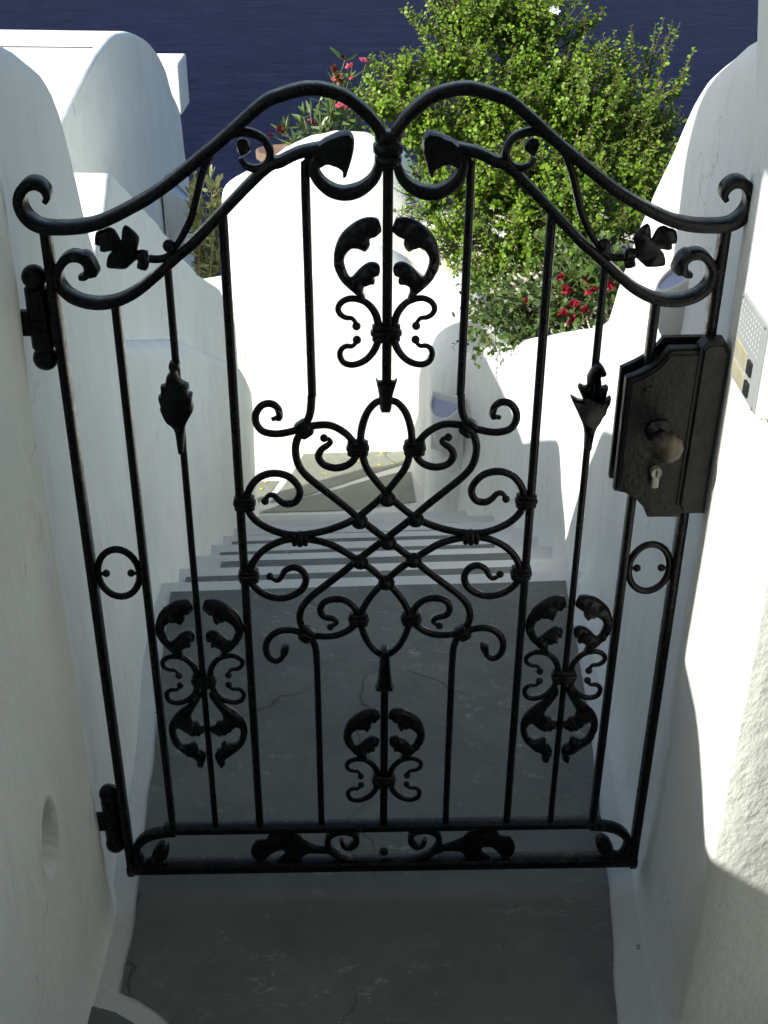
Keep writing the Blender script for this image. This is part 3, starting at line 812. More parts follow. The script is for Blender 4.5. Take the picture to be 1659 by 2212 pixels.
    'orn_leaf': [(-0.0085, 1.2351), (-0.0112, 1.2461), (-0.0146, 1.2514), (-0.0241, 1.2531), (-0.0362, 1.2510), (-0.0498, 1.2435), (-0.0634, 1.2311), (-0.0718, 1.2157), (-0.0758, 1.1988), (-0.0757, 1.1832), (-0.0710, 1.1702), (-0.0629, 1.1572), (-0.0519, 1.1470), (-0.0408, 1.1374), (-0.0311, 1.1337), (-0.0339, 1.1425), (-0.0338, 1.1483), (-0.0324, 1.1527), (-0.0255, 1.1549), (-0.0186, 1.1567), (-0.0176, 1.1621), (-0.0186, 1.1664), (-0.0117, 1.1700), (-0.0103, 1.1801), (-0.0145, 1.1869), (-0.0227, 1.1887), (-0.0310, 1.1859), (-0.0406, 1.1780), (-0.0497, 1.1673), (-0.0545, 1.1680), (-0.0592, 1.1803), (-0.0611, 1.1917), (-0.0583, 1.2002), (-0.0528, 1.2069), (-0.0459, 1.2093), (-0.0391, 1.2072), (-0.0323, 1.2043), (-0.0268, 1.2085), (-0.0244, 1.2156), (-0.0248, 1.2226), (-0.0173, 1.2253), (-0.0105, 1.2309)],
    'orn_up': [(-0.0117, 1.0874), (-0.0154, 1.1069), (-0.0227, 1.1203), (-0.0325, 1.1293), (-0.0450, 1.1337), (-0.0562, 1.1335), (-0.0660, 1.1280), (-0.0706, 1.1191), (-0.0676, 1.1102), (-0.0593, 1.1049), (-0.0508, 1.1038), (-0.0455, 1.0973)],
    'orn_up_ball': [(-0.0444, 1.0918)],
    'orn_dn': [(-0.0111, 1.0737), (-0.0177, 1.0554), (-0.0277, 1.0416), (-0.0399, 1.0336), (-0.0528, 1.0309), (-0.0643, 1.0353), (-0.0689, 1.0465), (-0.0666, 1.0557), (-0.0597, 1.0606), (-0.0512, 1.0605), (-0.0457, 1.0651)],
    'orn_dn_ball': [(-0.0439, 1.0704)],
    'orn_c': [(-0.0010, 1.0813)],
    'L_c': [(-0.3078, 0.4485)],
    'L_low': [(-0.3188, 0.4266), (-0.3146, 0.4132), (-0.3261, 0.3902), (-0.3346, 0.3731), (-0.3357, 0.3632), (-0.3324, 0.3556), (-0.3239, 0.3535), (-0.3206, 0.3454), (-0.3121, 0.3420), (-0.3135, 0.3347), (-0.3228, 0.3265), (-0.3346, 0.3255), (-0.3459, 0.3307), (-0.3548, 0.3410), (-0.3594, 0.3443), (-0.3647, 0.3386), (-0.3649, 0.3235), (-0.3593, 0.3081), (-0.3519, 0.3016), (-0.3440, 0.3027), (-0.3359, 0.3077), (-0.3293, 0.3038), (-0.3287, 0.2922), (-0.3219, 0.2890), (-0.3160, 0.2765), (-0.3183, 0.2636), (-0.3221, 0.2511), (-0.3310, 0.2507), (-0.3344, 0.2586), (-0.3315, 0.2664), (-0.3422, 0.2744), (-0.3571, 0.2850), (-0.3696, 0.3006), (-0.3769, 0.3186), (-0.3786, 0.3389), (-0.3737, 0.3588), (-0.3638, 0.3736), (-0.3534, 0.3845), (-0.3411, 0.3953), (-0.3323, 0.4099), (-0.3264, 0.4267)],
    'low_c': [(0.0007, 0.2162)],
    'ring_c': [(-0.4319, 0.6687)],
    'ring_pts': [(-0.4022, 0.6684), (-0.4364, 0.6250), (-0.4617, 0.6691), (-0.4275, 0.7120)],
    'ring_ballL': [(-0.4506, 0.6680), (-0.4135, 0.6676)],
    'rail_up': [(-0.4329, 0.0249), (-0.4485, 0.0192), (-0.4589, 0.0333), (-0.4601, 0.0572), (-0.4488, 0.0765), (-0.4315, 0.0891), (-0.4096, 0.0956), (-0.3838, 0.0986), (0.0013, 0.1034)],
    'rail_up_R': [(0.3799, 0.1060), (0.4146, 0.1053), (0.4426, 0.0853), (0.4576, 0.0583), (0.4588, 0.0343), (0.4474, 0.0163)],
    'rail_low': [(-0.4711, 0.0094), (0.4743, 0.0127)],
    'rail_bud': [(-0.4356, 0.0328), (-0.4265, 0.0583), (-0.4096, 0.0698), (-0.3989, 0.0589), (-0.4037, 0.0381), (-0.4201, 0.0222), (-0.4311, 0.0207)],
    'low_leaf': [(-0.1026, 0.0485), (-0.1283, 0.0598), (-0.1496, 0.0721), (-0.1599, 0.0859), (-0.2092, 0.0881), (-0.2184, 0.0735), (-0.2378, 0.0710), (-0.2486, 0.0445), (-0.2401, 0.0220), (-0.2226, 0.0247), (-0.2067, 0.0436), (-0.1882, 0.0503), (-0.1852, 0.0371), (-0.1988, 0.0223), (-0.2037, 0.0073), (-0.1601, 0.0063), (-0.1506, 0.0333), (-0.1331, 0.0407), (-0.1006, 0.0340)],
    'low_scroll': [(-0.0785, 0.0688), (-0.0743, 0.0544), (-0.0614, 0.0506), (-0.0504, 0.0670), (-0.0555, 0.0860), (-0.0782, 0.0924), (-0.0985, 0.0828), (-0.1045, 0.0622), (-0.0962, 0.0393), (-0.0725, 0.0232), (-0.0420, 0.0158), (-0.0026, 0.0137)],
    'low_ball': [(0.0007, 0.0377)],
    'bud': [(0.3099, 1.0354), (0.3055, 1.0292), (0.2978, 1.0130), (0.2984, 0.9967), (0.2898, 1.0001), (0.2852, 0.9950), (0.2955, 0.9729), (0.2771, 0.9822), (0.2766, 0.9777), (0.2856, 0.9600), (0.2918, 0.9469), (0.2980, 0.9337), (0.3020, 0.9167), (0.3030, 0.8957), (0.3082, 0.8946), (0.3141, 0.8956), (0.3157, 0.9166), (0.3193, 0.9336), (0.3272, 0.9485), (0.3326, 0.9634), (0.3360, 0.9800), (0.3257, 0.9736), (0.3301, 0.9974), (0.3187, 0.9944), (0.3193, 1.0057), (0.3176, 1.0147), (0.3255, 1.0201), (0.3158, 1.0345)],
    'bud_axis': [(0.3099, 1.0540), (0.3095, 0.7059)],
    'budL': [(-0.3111, 1.0415), (-0.3105, 0.8943)],
    'bar3R': [(0.3090, 1.1193), (0.3102, 0.6131)],
    'lock_front': [(0.3520, 1.0187), (0.3711, 1.0266), (0.3883, 1.0374), (0.4013, 1.0512), (0.4114, 1.0659), (0.4562, 1.0656), (0.4891, 1.0654), (0.5067, 0.7794), (0.4099, 0.7804), (0.4009, 0.7993), (0.3887, 0.8129), (0.3709, 0.8242), (0.3524, 0.8289)],
    'lock_back': [(0.3565, 1.0166), (0.3760, 1.0236), (0.3937, 1.0336), (0.4052, 1.0476), (0.4145, 1.0646), (0.4840, 1.0622)],
    'flap': [(0.4532, 1.0699), (0.4626, 1.0805), (0.4880, 1.0803), (0.4974, 1.0628), (0.4965, 0.7922), (0.4593, 0.7926), (0.4505, 0.8080)],
    'knob': [(0.4084, 0.9363)],
    'rosette': [(0.4068, 0.9482)],
    'key': [(0.4108, 0.8657)],
    'hingeU': [(-0.5005, 1.1669), (-0.5016, 1.1496), (-0.5001, 1.0594), (-0.5015, 1.0421), (-0.5423, 1.0849), (-0.5166, 1.0828)],
    'hingeL': [(-0.4959, 0.1851), (-0.4998, 0.1682), (-0.4937, 0.0845), (-0.4980, 0.0640), (-0.5276, 0.1057), (-0.5028, 0.0994)],
}

LEFT_BUD = [(-0.3179, 1.0416), (-0.3044, 1.0415), (-0.3041, 1.0323), (-0.3087, 1.0286), (-0.3034, 1.01), (-0.2936, 1.0043), (-0.2935, 0.9911), (-0.2888, 0.9892), (-0.2904, 0.9778), (-0.2883, 0.9683), (-0.2917, 0.9587), (-0.3017, 0.9414), (-0.3056, 0.9219), (-0.3087, 0.8943), (-0.3175, 0.8944), (-0.3185, 0.9181), (-0.3214, 0.9338), (-0.3309, 0.9455), (-0.3367, 0.959), (-0.3388, 0.9667), (-0.3373, 0.9725), (-0.3396, 0.9858), (-0.3351, 0.9895), (-0.3347, 1.0027), (-0.3284, 1.0045), (-0.3249, 1.0176), (-0.318, 1.0279), (-0.3205, 1.0306)]
GATE = empty('garden_gate', (0.0027, 1.7022, 0.0603), 0.0296)
tag(GATE, 'black wrought iron garden gate with arched top, scrolls, leaves and lock box', 'gate')

def mir(pts): return [(-u, v) for u, v in pts]

def sweep_mesh(name, pts, prof, n=4, smooth=True, scale=None, yoff=0.0, taper=None):
    """prof: closed outline (in-plane offset, depth offset); pts: (u, v) centre line"""
    C = catmull([Vector((p[0], 0, p[1])) for p in pts], n)
    vs, fs = [], []
    k = len(prof)
    L = len(C)
    for i, c in enumerate(C):
        t = (C[min(i + 1, L - 1)] - C[max(i - 1, 0)]).normalized()
        nrm = Vector((-t.z, 0, t.x))
        sc = 1.0
        if taper:
            f = i / (L - 1)
            sc = float(np.interp(f, [a for a, _ in taper], [b_ for _, b_ in taper]))
        wob = 1.0 + 0.05 * noise.noise(Vector((c.x * 60, c.z * 60, 1.7)))
        for a, d in prof:
            vs.append(c + nrm * (a * sc * wob) + Vector((0, d * sc + yoff, 0)))
    for i in range(L - 1):
        for j in range(k):
            a, b_ = i * k + j, i * k + (j + 1) % k
            fs.append((a, b_, b_ + k, a + k))
    fs.append(tuple(range(k))[::-1])
    fs.append(tuple(range((L - 1) * k, L * k)))
    me = bpy.data.meshes.new(name)
    me.from_pydata([tuple(v) for v in vs], [], fs)
    bm = bmesh.new(); bm.from_mesh(me)
    bmesh.ops.recalc_face_normals(bm, faces=bm.faces)
    bm.to_mesh(me); bm.free()
    me.polygons.foreach_set('use_smooth', [True] * len(me.polygons))
    me.set_sharp_from_angle(angle=math.radians(48))
    return me

def rect(w, d, b=0.0016):
    w, d = w / 2, d / 2
    return [(-w + b, -d), (w - b, -d), (w, -d + b), (w, d - b), (w - b, d), (-w + b, d), (-w, d - b), (-w, -d + b)]
def circ(r, n=10): return [(r * math.cos(2 * math.pi * i / n), r * math.sin(2 * math.pi * i / n)) for i in range(n)]

def bar(name, pts, prof, parent=None, **kw):
    return link(name, sweep_mesh(name, pts, prof, **kw), M['iron'], parent or GATE)

def sphere_me(name, r, sub=2):
    bm = bmesh.new()
    bmesh.ops.create_icosphere(bm, subdivisions=sub, radius=r)
    for v in bm.verts: v.co *= 1 + .04 * noise.noise(v.co * 120)
    me = bpy.data.meshes.new(name)
    bm.to_mesh(me); bm.free()
    me.polygons.foreach_set('use_smooth', [True] * len(me.polygons))
    me.materials.append(M['iron'])
    return me
BALL = sphere_me('ball', 0.0066)
def ball(u, v, parent=None, s=1.0, y=0.0, name='ball'):
    o = link(name, BALL, None, parent or GATE)
    o.location = (u, y, v)
    o.scale = (s, s, s)
    return o

def relief_me(name, outline, thick=0.006, dome_=0.007, n=2, ribs=True, curl=0.0, yoff=0.0):
    """cast leaf: smoothed outline, rounded edge, raised and ribbed front"""
    P = catmull([Vector((p[0], p[1], 0)) for p in outline], n, closed=True)
    area = sum(P[i].x * P[(i + 1) % len(P)].y - P[(i + 1) % len(P)].x * P[i].y for i in range(len(P)))
    if area < 0: P = P[::-1]
    m_ = len(P)
    nor = []
    for i in range(m_):
        t = (P[(i + 1) % m_] - P[i - 1]).normalized()
        nor.append(Vector((-t.y, t.x, 0)))
    bm = bmesh.new()
    def ring(off, y):
        out = []
        for p, q in zip(P, nor):
            s = p + q * off
            out.append(bm.verts.new((s.x, y, s.y)))
        return out
    rings = [ring(0.0012, thick * .5), ring(0, thick * .15), ring(0, -thick * .3), ring(0.0016, -thick * .75), ring(0.0036, -thick * .5 - dome_ * .6)]
    for a, c in zip(rings, rings[1:]):
        for i in range(m_):
            j = (i + 1) % m_
            bm.faces.new((a[i], a[j], c[j], c[i]))
    for r_ in (rings[0], rings[-1]):
        es = [bm.edges.get((r_[i], r_[(i + 1) % m_])) for i in range(m_)]
        bmesh.ops.triangle_fill(bm, edges=[e for e in es if e], use_beauty=True)
    bmesh.ops.recalc_face_normals(bm, faces=bm.faces)
    for v in bm.verts:
        if ribs and v.co.y < -thick * .6: v.co.y += 0.0022 * math.sin(v.co.x * 520 + v.co.z * 260)
        v.co.y += yoff
    me = bpy.data.meshes.new(name)
    bm.to_mesh(me); bm.free()
    me.polygons.foreach_set('use_smooth', [True] * len(me.polygons))
    me.set_sharp_from_angle(angle=math.radians(62))
    me.materials.append(M['iron'])
    return me
def relief(name, outline, parent=None, **kw): return link(name, relief_me(name, outline, **kw), None, parent or GATE)

def collar_me(name, w, h, d, bands=3):
    """forged collar: bands of a rounded rectangle, w across, d deep, h along the bars"""
    prof = []
    bh = h / bands
    for k in range(bands):
        g = 1.0 if (bands == 3 and k == 1) or bands == 1 else 0.90
        z0 = -h / 2 + k * bh
        prof += [(z0 + bh * .03, g * .84), (z0 + bh * .25, g), (z0 + bh * .75, g), (z0 + bh * .97, g * .84)]
    n = 20
    vs, fs = [], []
    for z, g in prof:
        for i in range(n):
            a = 2 * math.pi * i / n
            ca, sa = math.cos(a), math.sin(a)
            vs.append((w / 2 * g * math.copysign(abs(ca) ** .6, ca), d / 2 * g * math.copysign(abs(sa) ** .6, sa), z))
    for k in range(len(prof) - 1):
        for i in range(n):
            j = (i + 1) % n
            fs.append((k * n + i, k * n + j, (k + 1) * n + j, (k + 1) * n + i))
    fs.append(tuple(range(n))[::-1]); fs.append(tuple(range((len(prof) - 1) * n, len(prof) * n)))
    me = bpy.data.meshes.new(name)
    me.from_pydata(vs, [], fs)
    me.polygons.foreach_set('use_smooth', [True] * len(me.polygons))
    me.set_sharp_from_angle(angle=math.radians(70))
    me.materials.append(M['iron'])
    return me
COLLAR = collar_me('collar', 0.036, 0.024, 0.024)
COLLAR_S = collar_me('collar', 0.025, 0.026, 0.022)
def collar(u, v, rot=0.0, me=None, s=1.0):
    o = link('collar', me or COLLAR, None, GATE)
    o.location = (u, 0, v)
    o.rotation_euler = (0, rot, 0)
    o.scale = (s, s, s)
    return o

# frame: stiles, bottom rails, upright bars
for sg in (-1, 1):
    bar('stile', [(sg * .474, -.004), (sg * .474, 1.243)], rect(.0125, .028), n=1)
    bar('bar', [(sg * .3885, .104), (sg * .3885, 1.133)], rect(.011, .022), n=1)
    bar('bar', [(sg * .2285, .104), (sg * .2285, 1.262)], circ(.0070), n=1)
    bar('arch_rail', GT['arch'] if sg < 0 else mir(GT['arch']), rect(.0145, .034, .002), taper=[(0, .45), (.06, .8), (.14, 1), (1, .95)])
    bar('inner_rail', GT['inner'] if sg < 0 else mir(GT['inner']), rect(.0125, .030, .002), taper=[(0, .5), (.08, .9), (.2, 1), (1, 1)])
    f = (lambda p: p) if sg < 0 else mir
    relief('scroll_leaf', f(GT['inner_leaf']), thick=.02, dome_=.004)
    relief('volute_leaf', f(GT['volute_leaf']), thick=.024, dome_=.010)
    bar('volute_scroll', f(GT['cscroll']), rect(.0135, .030, .002), taper=[(0, .85), (.3, 1.1), (.6, 1.05), (1, .8)])
    sp = bar('spur_scroll', f(GT['spur']), rect(.010, .018, .0025), taper=[(0, .7), (.15, 1), (.8, 1), (1, .7)])
    relief('bud', f(GT['spur_bud']), parent=sp, thick=.014, dome_=.006)
    ball(*f(GT['spur_ball'])[0], parent=sp, s=1.45, y=-.006)
    lf = relief('oak_leaf', f(GT['oak_leaf']), thick=.006, dome_=.006, yoff=-.004)
    relief('stipule', f(GT['oak_stipule']), parent=lf, thick=.007, dome_=.007, yoff=-.006)
    bar('stem', f([(-.296, 1.207)] + GT['twig']), circ(.0058), parent=lf, n=4)
    bar('bar', f([(-.1035, 1.334), (-.1105, 1.3285), (-.1128, 1.317), (-.1125, 1.20), (-.1118, 1.07), (-.1112, .981)]), circ(.0063), n=3)
    bar('bar', f([(-.1148, .104), (-.1148, .30), (-.1152, .485)]), circ(.0060), n=2)
    bar('scroll_bar', f(GT['lineA']), circ(.0062), n=4)
    sb = bar('scroll_bar', f(mir(GT['lineC']) if sg < 0 else mir(GT['lineC'])), circ(.0060), n=4, taper=[(0, .9), (.1, 1), (.85, 1), (1, .6)])
    ball(*f(mir(GT['lineCball']))[0], parent=sb)
    sb = bar('scroll_bar', f(mir(GT['lineD'])), circ(.0060), n=4, taper=[(0, .9), (.1, 1), (.85, 1), (1, .6)])
    ball(*f(mir(GT['lineD_ball']))[0], parent=sb)
    sb = bar('scroll', f(GT['topscroll']), circ(.0060), n=4, taper=[(0, .55), (.1, .95), (.85, 1), (1, .6)])
    ball(*f(GT['topscroll_ball'])[0], parent=sb)
    relief('bud', f(GT['top_bud']), parent=sb, thick=.012, dome_=.004, ribs=False)
    sb = bar('scroll', f(GT['lowscroll']), circ(.0060), n=4, taper=[(0, .6), (.15, 1), (.85, 1), (1, .7)])
    ball(*f(GT['lowscroll_ball'])[0], parent=sb)
    relief('bud', f(GT['lowscroll_bud']), parent=sb, thick=.012, dome_=.004, ribs=False)
    for key, rot, me in (('collar_heart', -.62, COLLAR_S), ('collar_oval', 0, COLLAR), ('collar_mid', math.pi / 2, COLLAR_S), ('collar_oval_low', 0, COLLAR), ('collar_heart_low', .62, COLLAR_S)):
        u, v = f(GT[key])[0]
        collar(u, v, rot * (-sg), me)
    for v in (.7971, .6611): collar(sg * .2215, v)
    # ring with two balls between stile and flat bar
    rc = [(sg * (.4310 + .0335 * math.cos(a)), .668 + .0455 * math.sin(a)) for a in np.linspace(0, 2 * math.pi, 29)]
    rg = bar('ring', rc, circ(.0058), n=1)
    for du in (-.020, .020):
        ball(sg * .4310 + du, .668, parent=rg, s=1.0)
        bar('neck', [(sg * .4310 + du, .668), (sg * .4310 + du * 1.35, .6675), (sg * .4310 + du * 1.65, .670)], circ(.0030, 8), parent=rg, n=2)
    # acanthus bud on the third bar
    bb = [(u - .3098, v) for u, v in GT['bud']] if sg > 0 else [(u + .3108, v) for u, v in LEFT_BUD]
    bd = relief('acanthus_bud', [(sg * .31 + u, v) for u, v in bb], thick=.016, dome_=.010, n=2, yoff=-.007)
    bar('bar', [(sg * .31, .104), (sg * .31, .915)], circ(.0056), n=1)
    bar('bar', [(sg * .31, .90), (sg * .31, 1.19)], circ(.0058), n=1)
    # lower corner
    fr = f(GT['rail_up'][:8])
    bar('rail_scroll', fr, rect(.0125, .024, .002), taper=[(0, .6), (.3, 1), (1, 1)])
    relief('bud', f(GT['rail_bud']), thick=.018, dome_=.008)
    relief('oak_leaf', f(GT['low_leaf']), thick=.007, dome_=.006, n=2)

bar('rail', [(-.405, .1045), (.405, .1045)], rect(.0135, .026, .002), n=1)
bar('bottom_rail', [(-.481, .0085), (.481, .0085)], rect(.020, .030, .0025), n=1)
ls = GT['low_scroll']
sb = bar('scroll', ls[:-1] + mir(ls[:-1])[::-1], rect(.0105, .018, .002), n=4, taper=[(0, .6), (.12, 1), (.88, 1), (1, .6)])
ball(*GT['low_ball'][0], parent=sb, s=1.35)

# middle bar with collar, drop and spear
bar('bar', [(0, .99), (0, 1.335)], rect(.0140, .014, .002), n=1)
bar('bar', [(0, .106), (0, .455)], rect(.0135, .0135, .002), n=1)
relief('drop', [(u, v) for u, v in GT['drop']], thick=.016, dome_=.002, n=1, ribs=False)
relief('spear', [(u, v) for u, v in [(-.0150, .428), (.0150, .428), (.0128, .438), (.0100, .470), (.0085, .500), (.0055, .512), (-.0055, .512), (-.0085, .500), (-.0100, .470), (-.0128, .438)]], thick=.018, dome_=.003, n=2, ribs=False)
link('collar', collar_me('collar', .041, .046, .040), None, GATE).location = (0, 0, 1.348)

# rivet bosses where the scroll bars cross
def rivet_me():
    prof = [(0.0135, 0), (.0135, -.005), (.0115, -.008), (.008, -.0082), (.0068, -.0095), (.0058, -.0125), (.003, -.0142), (.0004, -.0146)]
    n = 18
    vs, fs = [], []
    for r, y in prof:
        for i in range(n): vs.append((r * math.cos(2 * math.pi * i / n), y, r * math.sin(2 * math.pi * i / n)))
    for k in range(len(prof) - 1):
        for i in range(n): fs.append((k * n + i, k * n + (i + 1) % n, (k + 1) * n + (i + 1) % n, (k + 1) * n + i))
    fs.append(tuple(range((len(prof) - 1) * n, len(prof) * n)))
    me = bpy.data.meshes.new('rivet')
    me.from_pydata(vs, [], fs)
    me.polygons.foreach_set('use_smooth', [True] * len(me.polygons))
    me.set_sharp_from_angle(angle=math.radians(50))
    me.materials.append(M['iron'])
    return me
RIV = rivet_me()
for u, v in GT['rivets']:
    link('rivet', RIV, None, GATE).location = (u, -.002, v)

# cast ornaments: acanthus pair, four small scrolls with balls and a collar
oc = GT['orn_c'][0]
def rel(k): return [(u - oc[0], v - oc[1]) for u, v in GT[k]]
lc = GT['L_c'][0]
low_leaf_pts = [(u - lc[0], v - lc[1]) for u, v in GT['L_low']]
OM = {}
for sg in (-1, 1):
    f = (lambda p: p) if sg < 0 else mir
    OM['leaf', sg] = relief_me('acanthus_leaf', f(rel('orn_leaf')), thick=.010, dome_=.009, n=2)
    OM['up', sg] = sweep_mesh('small_scroll', f(rel('orn_up')), circ(.0047), taper=[(0, 1.25), (.3, 1.1), (.8, .85), (1, .65)])
    OM['dn', sg] = sweep_mesh('small_scroll', f(rel('orn_dn')), circ(.0047), taper=[(0, 1.25), (.3, 1.1), (.8, .85), (1, .65)])
    OM['low', sg] = relief_me('acanthus_leaf', f(low_leaf_pts), thick=.010, dome_=.009, n=2)
    OM['upb', sg], OM['dnb', sg] = f(rel('orn_up_ball'))[0], f(rel('orn_dn_ball'))[0]
OCOL = collar_me('collar', .046, .026, .026)
def ornament(u, v, low, s=1.0):
    for sg in (-1, 1):
        def put(name, me):
            o = link(name, me, M['iron'], GATE)
            o.location = (u, 0, v); o.scale = (s, s, s)
            return o
        put('acanthus_leaf', OM['leaf', sg])
        for k in ('up', 'dn'):
            sc = put('small_scroll', OM[k, sg])
            b_ = ball(OM[k + 'b', sg][0], OM[k + 'b', sg][1], parent=sc)
        if low: put('acanthus_leaf', OM['low', sg])
    c_ = link('collar', OCOL, None, GATE)
    c_.location = (u, 0, v); c_.scale = (s, s, s)
ornament(oc[0], oc[1], False)
ornament(0, GT['low_c'][0][1], False, .96)
for sg in (-1, 1): ornament(sg * .3085, lc[1], True, .97)

# hinges on the left stile
def lathe(name, prof, n=18, mat=None, parent=None, loc=(0, 0, 0)):
    vs, fs = [], []
    for r, z in prof:
        for i in range(n): vs.append((r * math.cos(2 * math.pi * i / n), r * math.sin(2 * math.pi * i / n), z))
    for k in range(len(prof) - 1):
        for i in range(n): fs.append((k * n + i, k * n + (i + 1) % n, (k + 1) * n + (i + 1) % n, (k + 1) * n + i))
    fs.append(tuple(range(n))[::-1]); fs.append(tuple(range((len(prof) - 1) * n, len(prof) * n)))
    me = bpy.data.meshes.new(name)
    me.from_pydata(vs, [], fs)
    me.polygons.foreach_set('use_smooth', [True] * len(me.polygons))
    me.set_sharp_from_angle(angle=math.radians(40))
    o = link(name, me, mat, parent)
    o.location = loc
    return o
for k, (u, v) in enumerate(((-.500, 1.105), (-.498, .128))):
    R_ = .0165
    def sph(zc, r, a0, a1): return [(r * math.cos(a), zc + r * math.sin(a)) for a in np.linspace(a0, a1, 8)]
    prof = sph(-.062, .0185, -1.45, .75) + [(R_ * .8, -.047), (R_, -.044), (R_ * 1.03, -.016), (R_ * .9, -.015), (R_ * 1.03, -.013), (R_ * 1.03, .000), (R_ * .9, .001), (R_ * 1.03, .003), (R_, .046), (R_ * .8, .047)] + sph(.062, .0180, -.75, 1.45)
    h_ = lathe('hinge', prof, 20, M['iron'], GATE, (u, .004, v))
    br = from_bm('bracket', box_bm(-.062, -.008, -.007, .007, -.026, .012, .002, 1), M['iron'], h_)
    from_bm('weld_plate', box_bm(.010, .024, -.006, .006, -.04, .04, .002, 1), M['iron'], h_)

# lock box
lockroot = empty('lock_box', (0, 0, 0)); lockroot.parent = GATE
def plate(name, poly, y0, y1, mat, parent, bevel=.003, seg=2):
    bm = bmesh.new()
    a = [bm.verts.new((p[0], y0, p[1])) for p in poly]
    c = [bm.verts.new((p[0], y1, p[1])) for p in poly]
    n = len(poly)
    bm.faces.new(a); bm.faces.new(c[::-1])
    for i in range(n): bm.faces.new((a[i], c[i], c[(i + 1) % n], a[(i + 1) % n]))
    bmesh.ops.recalc_face_normals(bm, faces=bm.faces)
    bmesh.ops.bevel(bm, geom=[e for e in bm.edges if abs(e.verts[0].co.y - y0) < 1e-6 and abs(e.verts[1].co.y - y0) < 1e-6], offset=bevel, segments=seg, affect='EDGES')
    return from_bm(name, bm, mat, parent)
LF = GT['lock_front']
lft = [LF[0], LF[1], LF[2], LF[3], LF[4], (.462, LF[4][1] + .001), (.462, LF[8][1]), LF[8], LF[9], LF[10], LF[11], LF[12]]
fp = plate('front_plate', lft, -.030, -.014, M['iron_flat'], lockroot, .004)
inner = [(u + (.405 - u) * .10, v + (.925 - v) * .055) for u, v in lft]
plate('raised_panel', inner, -.0335, -.0295, M['iron_flat'], fp, .0025)
cen_v = (LF[4][1] + LF[8][1]) / 2
bk = [(LF[0][0], LF[0][1] - .002), LF[1], LF[2], LF[3], LF[4], (.492, LF[4][1] + .001), (.492, LF[8][1] + .002), LF[8], LF[9], LF[10], LF[11], LF[12]]
plate('back_plate', [(u - .0, v) for u, v in bk], .012, .024, M['iron_flat'], lockroot, .002)
plate('lock_case', [(.372, .84), (.47, .84), (.47, 1.04), (.40, 1.04), (.372, 1.01)], -.016, .014, M['iron_flat'], lockroot, .001)
FL = GT['flap']
flp = [FL[0], FL[1], FL[2], (FL[3][0] - .0, FL[3][1]), (FL[3][0] - .002, FL[4][1] + .03), FL[4], FL[5], FL[6]]
plate('cover_strip', flp, -.042, -.012, M['iron_flat'], lockroot, .006, 3)
# fluted knob
def knob():
    vs, fs = [], []
    n, m_ = 40, 16
    r = .0245
    for j in range(m_ + 1):
        a = -math.pi / 2 + math.pi * j / m_
        for i in range(n):
            b_ = 2 * math.pi * i / n
            rr = r * math.cos(a) * (1 + .045 * math.cos(10 * b_) * math.cos(a))
            vs.append((rr * math.cos(b_), r * .95 * math.sin(a), rr * math.sin(b_)))
    for j in range(m_):
        for i in range(n): fs.append((j * n + i, j * n + (i + 1) % n, (j + 1) * n + (i + 1) % n, (j + 1) * n + i))
    return mesh('knob', vs, fs, M['knob'], lockroot)
kn = knob(); kn.location = (.4085, -.086, .9345)
rs = lathe('rosette', [(.0005, -.0), (.020, .0), (.020, .004), (.015, .008), (.010, .012), (.009, .030), (.012, .036)], 20, M['iron'], kn)
rs.rotation_euler = (math.pi / 2, 0, 0)
rs.location = (0, .052, 0)
ky = lathe('lock_cylinder', [(.0085, 0), (.0085, .012), (.0075, .013), (.004, .0125)], 18, M['steel'], lockroot, (.4105, -.033, .868))
ky.rotation_euler = (math.pi / 2, 0, 0)
from_bm('cylinder_tail', box_bm(-.0055, .0055, -.026, -.004, 0, .012, .002, 2), M['steel'], ky)
from_bm('keyway', box_bm(-.0011, .0011, -.0055, .0055, .0127, .0137), M['black'], ky)
from_bm('screw', box_bm(.384 - .004, .392, -.036, -.033, 1.0, 1.008, .001), M['iron_flat'], fp)
# ------------------------------------------------------------------ lamps and intercom
def shell_lamp(name, loc, rz, s, label):
    """half round wall lamp: back plate, bellied shade open at the top, pane inside"""
    root = empty(name, loc, rz)
    W, H, D = .085 * s, .31 * s, .11 * s
    vs, fs = [], []
    n, m_ = 17, 15
    def surf(i, j, k):
        a = math.pi * i / (n - 1)                  # round the front
        t = j / (m_ - 1)                           # bottom to top
        b_ = math.sin(min(1, t * 1.25 + .04) * math.pi / 2) ** .62
        w = W * k * b_
        lift = .075 * s * math.sin(a) ** 1.0 * max(0, (t - .72) / .28)    # rim drops to the front
        return (-math.cos(a) * w, -math.sin(a) * D * k * b_ * (1 - .15 * t) - .004, -H / 2 + H * t - lift)
    for k in (1.0, .9):
        for j in range(m_):
            for i in range(n): vs.append(surf(i, j, k))
    for L in (0, 1):
        o = L * n * m_
        for j in range(m_ - 1):
            for i in range(n - 1):
                q = (o + j * n + i, o + j * n + i + 1, o + (j + 1) * n + i + 1, o + (j + 1) * n + i)
                fs.append(q if L == 0 else q[::-1])
    o = n * m_
    for i in range(n - 1): fs.append(((m_ - 1) * n + i, (m_ - 1) * n + i + 1, o + (m_ - 1) * n + i + 1, o + (m_ - 1) * n + i))
    mesh('shade', vs, fs, M['plastic'], root)
    pv = [surf(i, m_ - 2, .90) for i in range(n)]
    mesh('pane', pv, [tuple(range(n))], M['lampglass'], root, False)
    from_bm('back_plate', box_bm(-W * 1.02, W * 1.02, -.006, .012, -H * .48, H * .53, .004, 2), M['plastic'], root)
    return tag(root, label, 'lamp', 'half round wall lamps')
